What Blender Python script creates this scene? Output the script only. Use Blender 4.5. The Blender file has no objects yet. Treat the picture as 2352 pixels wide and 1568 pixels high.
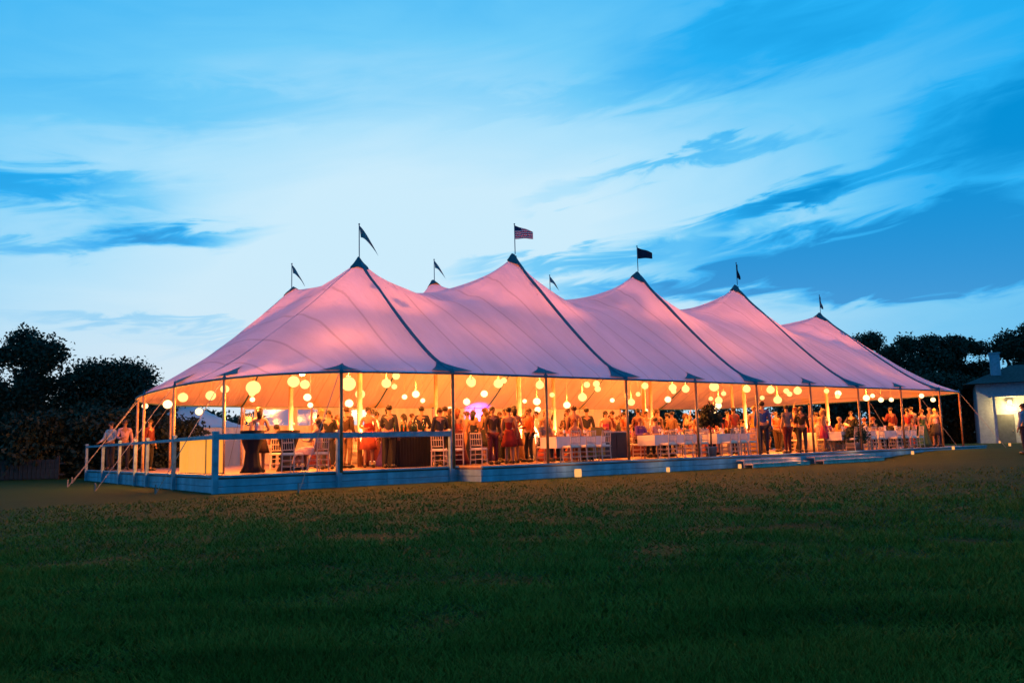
import bpy, math, random
import numpy as np
from mathutils import Vector, Matrix, noise
random.seed(7); rng = np.random.default_rng(7)
R = math.radians
C = bpy.context.scene.collection
S = bpy.context.scene

# ------------------------------------------------------------------ camera
EYE = 0.903
cam_d = bpy.data.cameras.new('camera'); cam = bpy.data.objects.new('camera', cam_d); C.objects.link(cam)
cam_d.sensor_width = 36.0; cam_d.lens = 36.0*1930.06/2352.0; cam_d.clip_end = 2000; cam_d.clip_start = .05
cam.matrix_world = Matrix.Translation((0, 0, EYE)) @ Matrix.Rotation(R(90+7.056), 4, 'X') @ Matrix.Rotation(-0.02512, 4, 'Z')
S.camera = cam
S.view_settings.view_transform = 'Standard'; S.view_settings.look = 'None'
S.view_settings.exposure = 0.0; S.view_settings.gamma = 1.0; S.view_settings.use_curve_mapping = False
S.render.engine = 'CYCLES'
S.cycles.use_denoising = True
S.cycles.max_bounces = 8; S.cycles.diffuse_bounces = 4; S.cycles.transmission_bounces = 6; S.cycles.transparent_max_bounces = 12
S.cycles.sample_clamp_indirect = 3.0

# ------------------------------------------------------------------ world: dusk sky with streaks of cloud
world = bpy.data.worlds.new('World'); S.world = world; world.use_nodes = True
wt = world.node_tree; wt.nodes.clear()
def nd(t, typ, **kw):
    n = t.nodes.new(typ)
    for k, v in kw.items(): setattr(n, k, v)
    return n
def M(t, op, a, b=None, c=None, clamp=False):
    n = t.nodes.new('ShaderNodeMath'); n.operation = op; n.use_clamp = clamp
    for i, x in enumerate((a, b, c)):
        if x is None: continue
        if isinstance(x, (int, float)): n.inputs[i].default_value = x
        else: t.links.new(x, n.inputs[i])
    return n.outputs[0]
def mixc(t, f, a, b, blend='MIX'):
    n = t.nodes.new('ShaderNodeMix'); n.data_type = 'RGBA'; n.blend_type = blend
    for i, x in ((0, f), (6, a), (7, b)):
        if isinstance(x, (int, float)): n.inputs[i].default_value = x
        elif isinstance(x, tuple): n.inputs[i].default_value = (*x, 1) if len(x) == 3 else x
        else: t.links.new(x, n.inputs[i])
    return n.outputs[2]
tc = nd(wt, 'ShaderNodeTexCoord'); sp = nd(wt, 'ShaderNodeSeparateXYZ'); wt.links.new(tc.outputs['Generated'], sp.inputs[0])
wx, wy, wz = sp.outputs
el = M(wt, 'MULTIPLY', M(wt, 'ARCSINE', wz), 57.2958)
az = M(wt, 'MULTIPLY', M(wt, 'ARCTAN2', wx, wy), 57.2958)
def wnoise(sa, se, sl, scale, det, dist=0.0, off=0.0, rough=.55):
    cb = nd(wt, 'ShaderNodeCombineXYZ')
    wt.links.new(M(wt, 'MULTIPLY_ADD', az, sa, off), cb.inputs[0])
    wt.links.new(M(wt, 'ADD', M(wt, 'MULTIPLY', el, se), M(wt, 'MULTIPLY', az, sl)), cb.inputs[1])
    n = nd(wt, 'ShaderNodeTexNoise'); n.inputs['Scale'].default_value = scale; n.inputs['Detail'].default_value = det
    n.inputs['Distortion'].default_value = dist; n.inputs['Roughness'].default_value = rough
    wt.links.new(cb.outputs[0], n.inputs['Vector']); return n.outputs[0]
n1 = wnoise(.06, .28, -.03, 1.0, 6, 1.2)              # long wisps
n2 = wnoise(.16, .75, -.10, 1.0, 5, .8, 11.0)           # finer wisps
n3 = wnoise(.03, .10, -.02, 1.0, 3, .3, 30.0)           # broad
jit_e = M(wt, 'MULTIPLY', M(wt, 'SUBTRACT', n2, .5), 5.0)
jit_a = M(wt, 'MULTIPLY', M(wt, 'SUBTRACT', n1, .5), 14.0)
elj = M(wt, 'ADD', el, jit_e); azj = M(wt, 'ADD', az, jit_a)
def blob(a0, e0, sa, se, sl, amp):
    da = M(wt, 'SUBTRACT', azj, a0)
    de = M(wt, 'SUBTRACT', M(wt, 'SUBTRACT', elj, e0), M(wt, 'MULTIPLY', da, sl))
    q = M(wt, 'ADD', M(wt, 'POWER', M(wt, 'ABSOLUTE', M(wt, 'DIVIDE', da, sa)), 2.6), M(wt, 'POWER', M(wt, 'ABSOLUTE', M(wt, 'DIVIDE', de, se)), 2.6))
    return M(wt, 'MULTIPLY', M(wt, 'EXPONENT', M(wt, 'MULTIPLY', q, -1.0)), amp)
blobs = None
for b in [(25, 11.3, 12.5, 1.9, -.03, 1.25), (27, 9.6, 8, 1.0, 0, .8), (18.5, 15.1, 6.5, .75, .16, .85), (31, 17.6, 6, 3.0, .15, .5),
          (31, 13.6, 5, .9, .1, .5), (3, 12.1, 8, .8, .05, .75), (10, 10.2, 9, .9, .05, .95), (-31, 16.0, 8, 1.1, .03, .6), (-23, 14.0, 4, .8, 0, .85),
          (-28, 12.9, 6, .6, .12, .45), (-23, 8.2, 7, .45, -.03, .42), (-17.5, 7.0, 6, .5, -.03, .35), (12, 18.4, 7, .5, .12, .4),
          (16, 25.0, 9, 2.6, .15, .3), (4, 16.6, 4, .5, .15, .22), (-23, 21.5, 12, 1.6, .1, .16), (5, 23, 10, 1.0, .03, .12)]:
    o = blob(*b); blobs = o if blobs is None else M(wt, 'ADD', blobs, o)
def gauss(x, c, s):
    d = M(wt, 'DIVIDE', M(wt, 'SUBTRACT', x, c), s); return M(wt, 'EXPONENT', M(wt, 'MULTIPLY', M(wt, 'MULTIPLY', d, d), -1.0))
gaz = M(wt, 'MULTIPLY_ADD', gauss(az, -6, 30), .75, .25)
gel = gauss(M(wt, 'MAXIMUM', el, 9.0), 9.0, 21.0)
pale = M(wt, 'MULTIPLY', M(wt, 'MULTIPLY', gaz, gel), 1.2)
pale = M(wt, 'ADD', pale, M(wt, 'MULTIPLY', M(wt, 'SUBTRACT', n1, .5), .20))
pale = M(wt, 'ADD', pale, M(wt, 'MULTIPLY', M(wt, 'SUBTRACT', n3, .5), .25))
pale = M(wt, 'SUBTRACT', pale, M(wt, 'MULTIPLY', blobs, .80), clamp=True)
rp = nd(wt, 'ShaderNodeValToRGB'); wt.links.new(pale, rp.inputs[0])
cr = rp.color_ramp; cr.elements[0].color = (.001, .28, .68, 1); cr.elements[0].position = 0
cr.elements[1].color = (.60, .84, .98, 1); cr.elements[1].position = 1
for p, c in ((.28, (.02, .43, .90)), (.55, (.16, .60, .95)), (.8, (.42, .76, .98))):
    e = cr.elements.new(p); e.color = (*c, 1)
col = rp.outputs[0]
low = M(wt, 'MULTIPLY', gauss(M(wt, 'MAXIMUM', el, 0.0), 0.0, 8.0), gauss(az, -30, 42), clamp=True)
col = mixc(wt, M(wt, 'MULTIPLY', low, .8), col, (.74, .78, .84))           # pale warm-grey band over the left horizon
lowr = M(wt, 'MULTIPLY', gauss(M(wt, 'MAXIMUM', el, 0.0), 0.0, 8.5), M(wt, 'MULTIPLY_ADD', gauss(az, 34, 24), .8, 0), clamp=True)
col = mixc(wt, M(wt, 'MULTIPLY', lowr, .5), col, (.20, .47, .70))
hi = M(wt, 'MULTIPLY', M(wt, 'SUBTRACT', el, 32.0), .025, clamp=True)
col = mixc(wt, hi, col, (.055, .21, .48))
bg = nd(wt, 'ShaderNodeBackground'); wt.links.new(col, bg.inputs[0]); bg.inputs[1].default_value = 1.0
wo = nd(wt, 'ShaderNodeOutputWorld'); wt.links.new(bg.outputs[0], wo.inputs[0])
# the last afterglow, from behind the trees on the left
sd = bpy.data.lights.new('sun', 'SUN'); sd.energy = .05; sd.angle = R(25); sd.color = (1, .75, .6)
sun = bpy.data.objects.new('sun', sd); C.objects.link(sun); sun.rotation_euler = (R(84), 0, R(-150))

# ------------------------------------------------------------------ helpers
YAW = 0.94052; TX, TY = -4.7367, 25.8962; FL = 0.372
AX = (math.sin(YAW), math.cos(YAW)); QX = (math.cos(YAW), -math.sin(YAW))
def T(u, v, z=0.0):
    return Vector((TX+u*AX[0]+v*QX[0], TY+u*AX[1]+v*QX[1], FL+z))
ROT = math.atan2(AX[1], AX[0])
HM, HE, HV, W1, W2, BAY = 7.31, 6.47, 2.405, 5.434, 5.644, 6.1

class MB:
    def __init__(s): s.v = []; s.f = []; s.sm = False
    def box(s, c, d, rz=0.0, taper=1.0):
        cx, cy, cz = c; x, y, z = d[0]/2, d[1]/2, d[2]/2; n = len(s.v); ca, sa = math.cos(rz), math.sin(rz)
        for k in (-1, 1):
            t = taper if k == 1 else 1
            for i, j in ((-1, -1), (1, -1), (1, 1), (-1, 1)):
                a, b = i*x*t, j*y*t; s.v.append((cx+a*ca-b*sa, cy+a*sa+b*ca, cz+k*z))
        for q in ((0, 3, 2, 1), (4, 5, 6, 7), (0, 1, 5, 4), (1, 2, 6, 5), (2, 3, 7, 6), (3, 0, 4, 7)): s.f.append(tuple(n+i for i in q))
        return s
    def tube(s, pts, rad, k=8, cap=True):
        pts = [Vector(p) for p in pts]; n = len(s.v); m = len(pts)
        rad = rad if isinstance(rad, (list, tuple)) else [rad]*m
        for i, p in enumerate(pts):
            d = (pts[min(i+1, m-1)]-pts[max(i-1, 0)]).normalized()
            a = d.cross(Vector((0, 0, 1)) if abs(d.z) < .9 else Vector((0, 1, 0))).normalized(); b = d.cross(a)
            for j in range(k):
                t = 2*math.pi*j/k; s.v.append(tuple(p+(a*math.cos(t)+b*math.sin(t))*rad[i]))
        for i in range(m-1):
            for j in range(k): s.f.append((n+i*k+j, n+(i+1)*k+j, n+(i+1)*k+(j+1) % k, n+i*k+(j+1) % k))
        if cap: s.f.append(tuple(n+j for j in range(k))); s.f.append(tuple(n+(m-1)*k+j for j in reversed(range(k))))
        return s
    def lathe(s, prof, k=16, c=(0, 0, 0), wob=None, sx=1, sy=1):
        n = len(s.v)
        for i, (r, z) in enumerate(prof):
            for j in range(k):
                t = 2*math.pi*j/k; rr = r*(1+(wob(t, i/(len(prof)-1)) if wob else 0))
                s.v.append((c[0]+rr*math.cos(t)*sx, c[1]+rr*math.sin(t)*sy, c[2]+z))
        for i in range(len(prof)-1):
            for j in range(k): s.f.append((n+i*k+j, n+i*k+(j+1) % k, n+(i+1)*k+(j+1) % k, n+(i+1)*k+j))
        s.f.append(tuple(n+j for j in reversed(range(k)))); s.f.append(tuple(n+(len(prof)-1)*k+j for j in range(k)))
        return s
    def ball(s, c, r, k=10, m=7):
        r = r if isinstance(r, tuple) else (r, r, r); n = len(s.v)
        for i in range(m+1):
            ph = math.pi*i/m; sr = max(math.sin(ph), .001)
            for j in range(k):
                t = 2*math.pi*j/k; s.v.append((c[0]+r[0]*sr*math.cos(t), c[1]+r[1]*sr*math.sin(t), c[2]-r[2]*math.cos(ph)))
        for i in range(m):
            for j in range(k): s.f.append((n+i*k+j, n+i*k+(j+1) % k, n+(i+1)*k+(j+1) % k, n+(i+1)*k+j))
        return s
    def grid(s, P):
        n = len(s.v); a = len(P); b = len(P[0])
        for row in P: s.v += [tuple(p) for p in row]
        for i in range(a-1):
            for j in range(b-1): s.f.append((n+i*b+j, n+i*b+j+1, n+(i+1)*b+j+1, n+(i+1)*b+j))
        return s
    def mesh(s, name, smooth=False):
        me = bpy.data.meshes.new(name); me.from_pydata(s.v, [], s.f); me.update()
        if smooth: me.polygons.foreach_set('use_smooth', [True]*len(me.polygons))
        return me
    def build(s, name, mat, parent=None, smooth=False, loc=None, rz=0):
        return put(name, s.mesh(name, smooth), mat, parent, loc, rz)
def put(name, me, mat, parent=None, loc=None, rz=0):
    o = bpy.data.objects.new(name, me); C.objects.link(o)
    if mat is not None:
        if len(me.materials) == 0: me.materials.append(mat)
        else:
            o.material_slots[0].link = 'OBJECT'; o.material_slots[0].material = mat
    if parent: o.parent = parent
    if loc is not None: o.location = loc
    if rz: o.rotation_euler.z = rz
    return o
def tag(o, label, cat, group=None, kind=None):
    if label: o['label'] = label
    if cat: o['category'] = cat
    if group: o['group'] = group
    if kind: o['kind'] = kind
    return o
def thing(name, loc, rz, label, cat, group=None):
    o = bpy.data.objects.new(name, None); C.objects.link(o); o.location = loc; o.rotation_euler.z = rz
    return tag(o, label, cat, group)
def dup(root, loc, rz, label=None, group=None, scale=None):
    r = root.copy(); C.objects.link(r); r.location = loc; r.rotation_euler = (0, 0, rz)
    if label: r['label'] = label
    if group: r['group'] = group
    if scale: r.scale = scale
    for ch in list(root.children):
        c = ch.copy(); C.objects.link(c); c.parent = r
        for g in list(ch.children):
            d = g.copy(); C.objects.link(d); d.parent = c
    return r

# ------------------------------------------------------------------ materials
MATS = {}
def mat(name, col, rough=.7, metal=0.0, var=.12, scale=6.0, bump=.0, bscale=30.0, spec=.35, col2=None, emit=None, estr=0.0, coord='Object'):
    if name in MATS: return MATS[name]
    m = bpy.data.materials.new(name); m.use_nodes = True; t = m.node_tree; b = t.nodes['Principled BSDF']
    b.inputs['Roughness'].default_value = rough; b.inputs['Metallic'].default_value = metal; b.inputs['Specular IOR Level'].default_value = spec
    c = nd(t, 'ShaderNodeTexCoord'); n = nd(t, 'ShaderNodeTexNoise'); n.inputs['Scale'].default_value = scale; n.inputs['Detail'].default_value = 5
    t.links.new(c.outputs[coord], n.inputs['Vector'])
    c2 = col2 or tuple(x*(1-var*2) for x in col)
    r = nd(t, 'ShaderNodeMapRange'); r.inputs[1].default_value = .3; r.inputs[2].default_value = .7; t.links.new(n.outputs[0], r.inputs[0])
    t.links.new(mixc(t, r.outputs[0], c2, tuple(min(1, x*(1+var)) for x in col)), b.inputs['Base Color'])
    if bump:
        n2 = nd(t, 'ShaderNodeTexNoise'); n2.inputs['Scale'].default_value = bscale; n2.inputs['Detail'].default_value = 4; t.links.new(c.outputs[coord], n2.inputs['Vector'])
        bp = nd(t, 'ShaderNodeBump'); bp.inputs['Strength'].default_value = bump; bp.inputs['Distance'].default_value = .02
        t.links.new(n2.outputs[0], bp.inputs['Height']); t.links.new(bp.outputs[0], b.inputs['Normal'])
    if emit:
        b.inputs['Emission Color'].default_value = (*emit, 1); b.inputs['Emission Strength'].default_value = estr
    MATS[name] = m; return m
def cloth_mat(name, col, tr=.4, trcol=None, wr=0.0, panels=False, inner=None):
    """woven fabric that lets part of the light through"""
    m = bpy.data.materials.new(name); m.use_nodes = True; t = m.node_tree; t.nodes.clear()
    c = nd(t, 'ShaderNodeTexCoord'); n = nd(t, 'ShaderNodeTexNoise'); n.inputs['Scale'].default_value = .8; n.inputs['Detail'].default_value = 6
    mp = nd(t, 'ShaderNodeMapping'); mp.inputs['Scale'].default_value = (1.6, .35, .35); t.links.new(c.outputs['Object'], mp.inputs[0]); t.links.new(mp.outputs[0], n.inputs['Vector'])
    r = nd(t, 'ShaderNodeMapRange'); r.inputs[1].default_value = .3; r.inputs[2].default_value = .7; r.inputs[3].default_value = .86; r.inputs[4].default_value = 1.05; t.links.new(n.outputs[0], r.inputs[0])
    k = r.outputs[0]
    if panels:     # sewn seams of the sailcloth every 1.02 m
        s = nd(t, 'ShaderNodeSeparateXYZ'); t.links.new(c.outputs['Object'], s.inputs[0])
        fr = M(t, 'ABSOLUTE', M(t, 'SUBTRACT', M(t, 'FRACT', M(t, 'DIVIDE', s.outputs[0], 1.0167)), .5))
        k = M(t, 'MULTIPLY', k, M(t, 'SUBTRACT', 1.0, M(t, 'MULTIPLY', M(t, 'GREATER_THAN', fr, .47), .22)))
    df = nd(t, 'ShaderNodeBsdfDiffuse'); tl = nd(t, 'ShaderNodeBsdfTranslucent'); mx = nd(t, 'ShaderNodeMixShader'); mx.inputs[0].default_value = tr
    if inner:      # warm interior glow put into the colour of the inside face
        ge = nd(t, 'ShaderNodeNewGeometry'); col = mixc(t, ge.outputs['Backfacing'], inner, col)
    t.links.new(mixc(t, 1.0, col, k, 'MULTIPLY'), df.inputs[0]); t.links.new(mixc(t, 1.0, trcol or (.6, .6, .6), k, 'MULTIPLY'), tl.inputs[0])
    if wr:
        n2 = nd(t, 'ShaderNodeTexNoise'); n2.inputs['Scale'].default_value = 1.0; n2.inputs['Detail'].default_value = 4; t.links.new(mp.outputs[0], n2.inputs['Vector'])
        bp = nd(t, 'ShaderNodeBump'); bp.inputs['Strength'].default_value = wr; bp.inputs['Distance'].default_value = .25
        t.links.new(n2.outputs[0], bp.inputs['Height'])
        t.links.new(bp.outputs[0], df.inputs['Normal']); t.links.new(bp.outputs[0], tl.inputs['Normal'])
    t.links.new(df.outputs[0], mx.inputs[1]); t.links.new(tl.outputs[0], mx.inputs[2])
    o = nd(t, 'ShaderNodeOutputMaterial'); t.links.new(mx.outputs[0], o.inputs[0]); return m
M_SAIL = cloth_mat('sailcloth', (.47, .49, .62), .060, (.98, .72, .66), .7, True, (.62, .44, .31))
M_SIDE = cloth_mat('sidewall_cloth', (.50, .42, .34), .1, None, .2)
M_PATCH = mat('navy_webbing', (.05, .13, .19), .7, bump=.2)
M_CAP = mat('peak_cap_canvas', (.04, .09, .12), .8, bump=.2)
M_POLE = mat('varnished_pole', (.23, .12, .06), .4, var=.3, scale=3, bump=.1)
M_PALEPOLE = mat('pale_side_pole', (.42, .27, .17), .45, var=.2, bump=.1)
M_RIM = mat('painted_board', (.17, .32, .42), .55, var=.22, scale=2.5, bump=.25, bscale=14)
M_RAIL = mat('painted_rail', (.15, .27, .36), .5, var=.2, scale=5, bump=.15)
M_FLOOR = mat('deck_boards', (.22, .13, .085), .45, var=.35, scale=2.2, bump=.2, bscale=9)
M_ROPE = mat('rope', (.30, .26, .22), .9)
M_STAKE = mat('stake_steel', (.2, .2, .2), .5, .8)
M_LINEN = cloth_mat('white_linen', (.74, .70, .66), .12, None, .2)
M_BLACKCLOTH = mat('black_linen', (.003, .004, .010), .9, bump=.2)
M_CHAIR = mat('limewashed_chair_wood', (.48, .37, .30), .45, var=.15, bump=.05)
M_CUSH = mat('ivory_cushion', (.7, .64, .55), .9)
M_SKIN = mat('skin', (.27, .14, .09), .55, var=.08); M_SKIN2 = mat('tanned_skin', (.2, .1, .06), .55, var=.08)
M_EYE = mat('eye', (.02, .02, .02), .2)
M_SHOE = mat('shoe_leather', (.02, .015, .012), .35)
M_GREEN = mat('leaf_dark', (.017, .031, .014), .7, col2=(.007, .014, .008), scale=1.2)
M_GREEN2 = mat('leaf_mid', (.045, .062, .022), .7, col2=(.018, .03, .012), scale=1.2)
M_BARK = mat('bark', (.05, .038, .028), .95, bump=.6, bscale=12)
M_POT = mat('zinc_planter', (.16, .16, .17), .5, .3)
M_GLASSWARE = mat('glassware', (.8, .8, .8), .08, spec=.8)

# ------------------------------------------------------------------ ground
def ground_mat(name, gain, rg):
    m = bpy.data.materials.new(name); m.use_nodes = True; t = m.node_tree; b = t.nodes['Principled BSDF']
    b.inputs['Roughness'].default_value = .95; b.inputs['Specular IOR Level'].default_value = .1
    c = nd(t, 'ShaderNodeTexCoord'); P = c.outputs['Object']
    def ns(sc, det=5, rough=.6):
        n = nd(t, 'ShaderNodeTexNoise'); n.inputs['Scale'].default_value = sc; n.inputs['Detail'].default_value = det; n.inputs['Roughness'].default_value = rough
        t.links.new(P, n.inputs['Vector']); return n.outputs[0]
    def rng_(x, a, b_):
        r = nd(t, 'ShaderNodeMapRange'); r.inputs[1].default_value = a; r.inputs[2].default_value = b_; t.links.new(x, r.inputs[0]); return r.outputs[0]
    a = mixc(t, rng_(ns(.35, 4), .35, .65), (.036, .066, .013), (.054, .084, .015))
    a = mixc(t, M(t, 'MULTIPLY', rng_(ns(1.6, 6), .5, .72), .55), a, (.046, .062, .013))
    mpn = nd(t, 'ShaderNodeMapping'); mpn.inputs['Scale'].default_value = (.35, 1.5, 1); mpn.inputs['Rotation'].default_value = (0, 0, .12); t.links.new(P, mpn.inputs[0])
    sn = nd(t, 'ShaderNodeTexNoise'); sn.inputs['Scale'].default_value = 1.3; sn.inputs['Detail'].default_value = 5; t.links.new(mpn.outputs[0], sn.inputs['Vector'])
    a = mixc(t, M(t, 'MULTIPLY', rng_(sn.outputs[0], .42, .7), .6), a, (.058, .082, .020))
    a = mixc(t, M(t, 'MULTIPLY', rng_(sn.outputs[0], .55, .3), .6), a, (.012, .030, .006))
    # dry straw-coloured turf round the deck, warm tent light put into its colour too
    s = nd(t, 'ShaderNodeSeparateXYZ'); t.links.new(P, s.inputs[0])
    dx = M(t, 'SUBTRACT', s.outputs[0], TX); dy = M(t, 'SUBTRACT', s.outputs[1], TY)
    vv = M(t, 'ADD', M(t, 'MULTIPLY', dx, QX[0]), M(t, 'MULTIPLY', dy, QX[1]))
    worn_lit = M(t, 'MULTIPLY', rng_(vv, 12.5, 6.0), rng_(ns(.9, 5), .28, .6))
    a = mixc(t, M(t, 'MULTIPLY', worn_lit, .7), a, (.066, .070, .020))
    t.links.new(mixc(t, 1.0, mixc(t, M(t, 'MULTIPLY', rng_(ns(22, 4), .45, .75), .5), a, (.014, .026, .007)), (gain*rg, gain*1.08, gain*.7), 'MULTIPLY'), b.inputs['Base Color'])
    bp = nd(t, 'ShaderNodeBump'); bp.inputs['Strength'].default_value = .8; bp.inputs['Distance'].default_value = .06
    t.links.new(ns(9, 8, .75), bp.inputs['Height']); t.links.new(bp.outputs[0], b.inputs['Normal'])
    return m
def gz(x, y):
    v = (x-TX)*QX[0]+(y-TY)*QX[1]
    d = min(1, max(0, (math.hypot(x, y)-3)/6)) * min(1, max(0, (v-7)/5))
    u = (x-TX)*AX[0]+(y-TY)*AX[1]; sm = lambda q: (lambda w: w*w*(3-2*w))(min(1, max(0, q)))
    rise = .27*sm((u-17)/7)*sm((15-v)/8)*sm((62-u)/16)
    return rise+.05*d*noise.noise(Vector((x*.22, y*.22, 0)))+.02*d*noise.noise(Vector((x*.9, y*.9, 3)))
xs = np.unique(np.concatenate([np.linspace(-900, -60, 12), np.linspace(-60, 70, 120), np.linspace(70, 900, 12)]))
ys = np.unique(np.concatenate([np.linspace(-60, -2, 6), np.linspace(-2, 80, 110), np.linspace(80, 1500, 14)]))
g = MB(); g.grid([[(x, y, gz(x, y)) for x in xs] for y in ys])
M_LAWN = ground_mat('lawn', .60, .44)
tag(g.build('lawn', M_LAWN, smooth=True), None, None, kind='structure')
# grass blades near the camera: one mass nobody could count
NB = 230000
yy = 3.0/np.maximum(.07, rng.random(NB))**.85; yy = np.where(yy > 24, 3+rng.random(NB)*9, np.clip(yy, 2.6, 26)); xx = (rng.random(NB)*2-1)*.68*yy+(rng.random(NB)-.5)*.3
cl = np.array([noise.noise(Vector((a*1.3, b*1.3, 7))) for a, b in zip(xx, yy)])
vvv = (xx-TX)*QX[0]+(yy-TY)*QX[1]; keep = (cl*.5+rng.random(NB) > .15) & (vvv > 6.0) & (rng.random(NB) < (26-yy)/12)
xx, yy, cl = xx[keep], yy[keep], cl[keep]; n = len(xx)
zz = np.array([gz(a, b) for a, b in zip(xx, yy)])
hh = (.022+.03*rng.random(n))*(1+.8*cl); ang = rng.random(n)*6.283; wd = (.0022+.0007*yy)*(.7+.6*rng.random(n)); ln = .02+rng.random(n)*.05; la = rng.random(n)*6.283
V = np.empty((n*3, 3)); ca, sa = np.cos(ang)*wd, np.sin(ang)*wd
V[0::3] = np.stack([xx-ca, yy-sa, zz-.006], 1); V[1::3] = np.stack([xx+ca, yy+sa, zz-.006], 1); V[2::3] = np.stack([xx+ln*np.cos(la), yy+ln*np.sin(la), zz+hh], 1)
me = bpy.data.meshes.new('grass'); me.vertices.add(n*3); me.vertices.foreach_set('co', V.ravel()); me.loops.add(n*3); me.loops.foreach_set('vertex_index', np.arange(n*3))
me.polygons.add(n); me.polygons.foreach_set('loop_start', np.arange(n)*3); me.polygons.foreach_set('loop_total', np.full(n, 3)); me.update()
M_BLADE = mat('grass_blade', (.075, .115, .012), .8, col2=(.038, .072, .009), scale=.8, spec=.15)
tag(put('grass', me, ground_mat('grass_blades', 2.35, 2.0)), 'short dark green mown grass blades across the foreground lawn', 'grass', kind='stuff')

# ------------------------------------------------------------------ the sailcloth tent
TENT = thing('pole_tent', T(0, 0), ROT, 'long white sailcloth pole tent with ten peaks glowing pink above the party', 'tent')
def TL(u, v, z=0.0): return Vector((u, -v, z))          # tent-local point
VC = (W1-(W2+W1))/2; VH = (W1+W2+W1)/2
def ext(v):
    s = min(1, abs(v-VC)/VH); return 5.3*max(0, 1-s**2.6)**.35
STEP = .2
gu = np.arange(-6, 30.41, STEP); gv = np.arange(-(W2+W1)-.4, W1+.41, STEP)
GU, GV = np.meshgrid(gu, gv, indexing='ij')
EX = np.vectorize(ext)(GV); inside = (np.abs(GV-VC) < VH) & (GU > -EX) & (GU < 4*BAY+EX)
Z = np.full(GU.shape, HV); fixed = ~inside
Z[inside] = HV+1.5
def setfix(u, v, z):
    i = int(round((u-gu[0])/STEP)); j = int(round((v-gv[0])/STEP))
    if inside[i, j]: Z[i, j] = z; fixed[i, j] = True
def Hp(i): return HE if i in (0, 4) else HM
def seam(u0, v0, u1, v1, f, n=80):
    for k in range(n+1):
        t = k/n; setfix(u0+(u1-u0)*t, v0+(v1-v0)*t, f(t))
for i in range(5):
    H = Hp(i); fs = lambda t, H=H: HV+(H-HV)*(1-t)**1.2
    seam(i*BAY, 0, i*BAY, W1, fs); seam(i*BAY, -W2, i*BAY, -W2-W1, fs)
    seam(i*BAY, 0, i*BAY, -W2, lambda t, H=H: H-(.34 if i in (0, 4) else .75)*(1-abs(2*t-1)**1.8))
for i in range(4):
    for v in (0, -W2):
        zs = 5.62 if i in (1, 2) else 5.38
        seam(i*BAY, v, (i+1)*BAY, v, lambda t, a=Hp(i), b=Hp(i+1): (a if t < .5 else b)-((a if t < .5 else b)-zs)*(1-abs(2*t-1)**1.75))
for v in (0, -W2):
    e = ext(v); fe = lambda t: HV+(HE-HV)*(1-t)**1.22
    seam(0, v, -e, v, fe); seam(4*BAY, v, 4*BAY+e, v, fe)
corner = []
for sgn, v0 in ((1, 0), (-1, -W2)):
    for a in (38, 62):
        for side, u0 in ((-1, 0), (1, 4*BAY)):
            r = .5
            while True:
                uu = r*math.cos(R(a)); v_ = v0+sgn*r*math.sin(R(a))
                if abs(v_-VC) >= VH or uu >= ext(v_): break
                r += .02
            corner.append((u0+side*uu, v_))
            seam(u0, v0, u0+side*uu, v_, lambda t: HV+(HE-HV)*(1-t)**1.25)
fi = fixed
for it in range(900):
    avg = np.zeros_like(Z); avg[1:-1, 1:-1] = (Z[2:, 1:-1]+Z[:-2, 1:-1]+Z[1:-1, 2:]+Z[1:-1, :-2])*.25
    Z = np.where(fi, Z, avg)
# soften the creases a little away from the peaks
for it in range(2):
    avg = Z.copy(); avg[1:-1, 1:-1] = (Z[2:, 1:-1]+Z[:-2, 1:-1]+Z[1:-1, 2:]+Z[1:-1, :-2]+4*Z[1:-1, 1:-1])/8
    dpk = np.full(Z.shape, 9.0)
    for i in range(5):
        for v in (0, -W2): dpk = np.minimum(dpk, np.hypot(GU-i*BAY, GV-v))
    Z = np.where(inside & (dpk > .5), avg, Z)
def zc(u, v):
    x = (u-gu[0])/STEP; y = (v-gv[0])/STEP; i = int(x); j = int(y); a = x-i; b = y-j
    i = min(max(i, 0), Z.shape[0]-2); j = min(max(j, 0), Z.shape[1]-2)
    return float(Z[i, j]*(1-a)*(1-b)+Z[i+1, j]*a*(1-b)+Z[i, j+1]*(1-a)*b+Z[i+1, j+1]*a*b)
vrow = sorted(set([0.0, -W2, W1, -W2-W1]+list(np.linspace(-W2-W1, W1, 74))))
PR = []
for v in vrow:
    e = max(ext(v), .02); row = []
    us = list(-e+e*np.linspace(0, 1, 23)[:-1])+list(np.linspace(0, 4*BAY, 109))+list(4*BAY+e*np.linspace(0, 1, 23)[1:])
    for k, u in enumerate(us):
        edge = k in (0, len(us)-1) or v in (W1, -W2-W1)
        z_ = HV if edge else max(HV, zc(u, v)); wr = 0.0
        for i_ in range(5):
            for vp in (0, -W2):
                d_ = math.hypot(u-i_*BAY, v-vp); wr += .045*math.sin(9*math.atan2(v-vp, u-i_*BAY)+i_*1.7)*math.exp(-((d_-1.5)/1.1)**2)
        if not edge and z_ > HV+.3: wr += .03*noise.noise(Vector((u*.9, v*.35, 4)))
        row.append(TL(u, v, z_+wr))
    PR.append(row)
can = MB(); can.grid(PR); can.build('canopy', M_SAIL, TENT, smooth=True)
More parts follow.
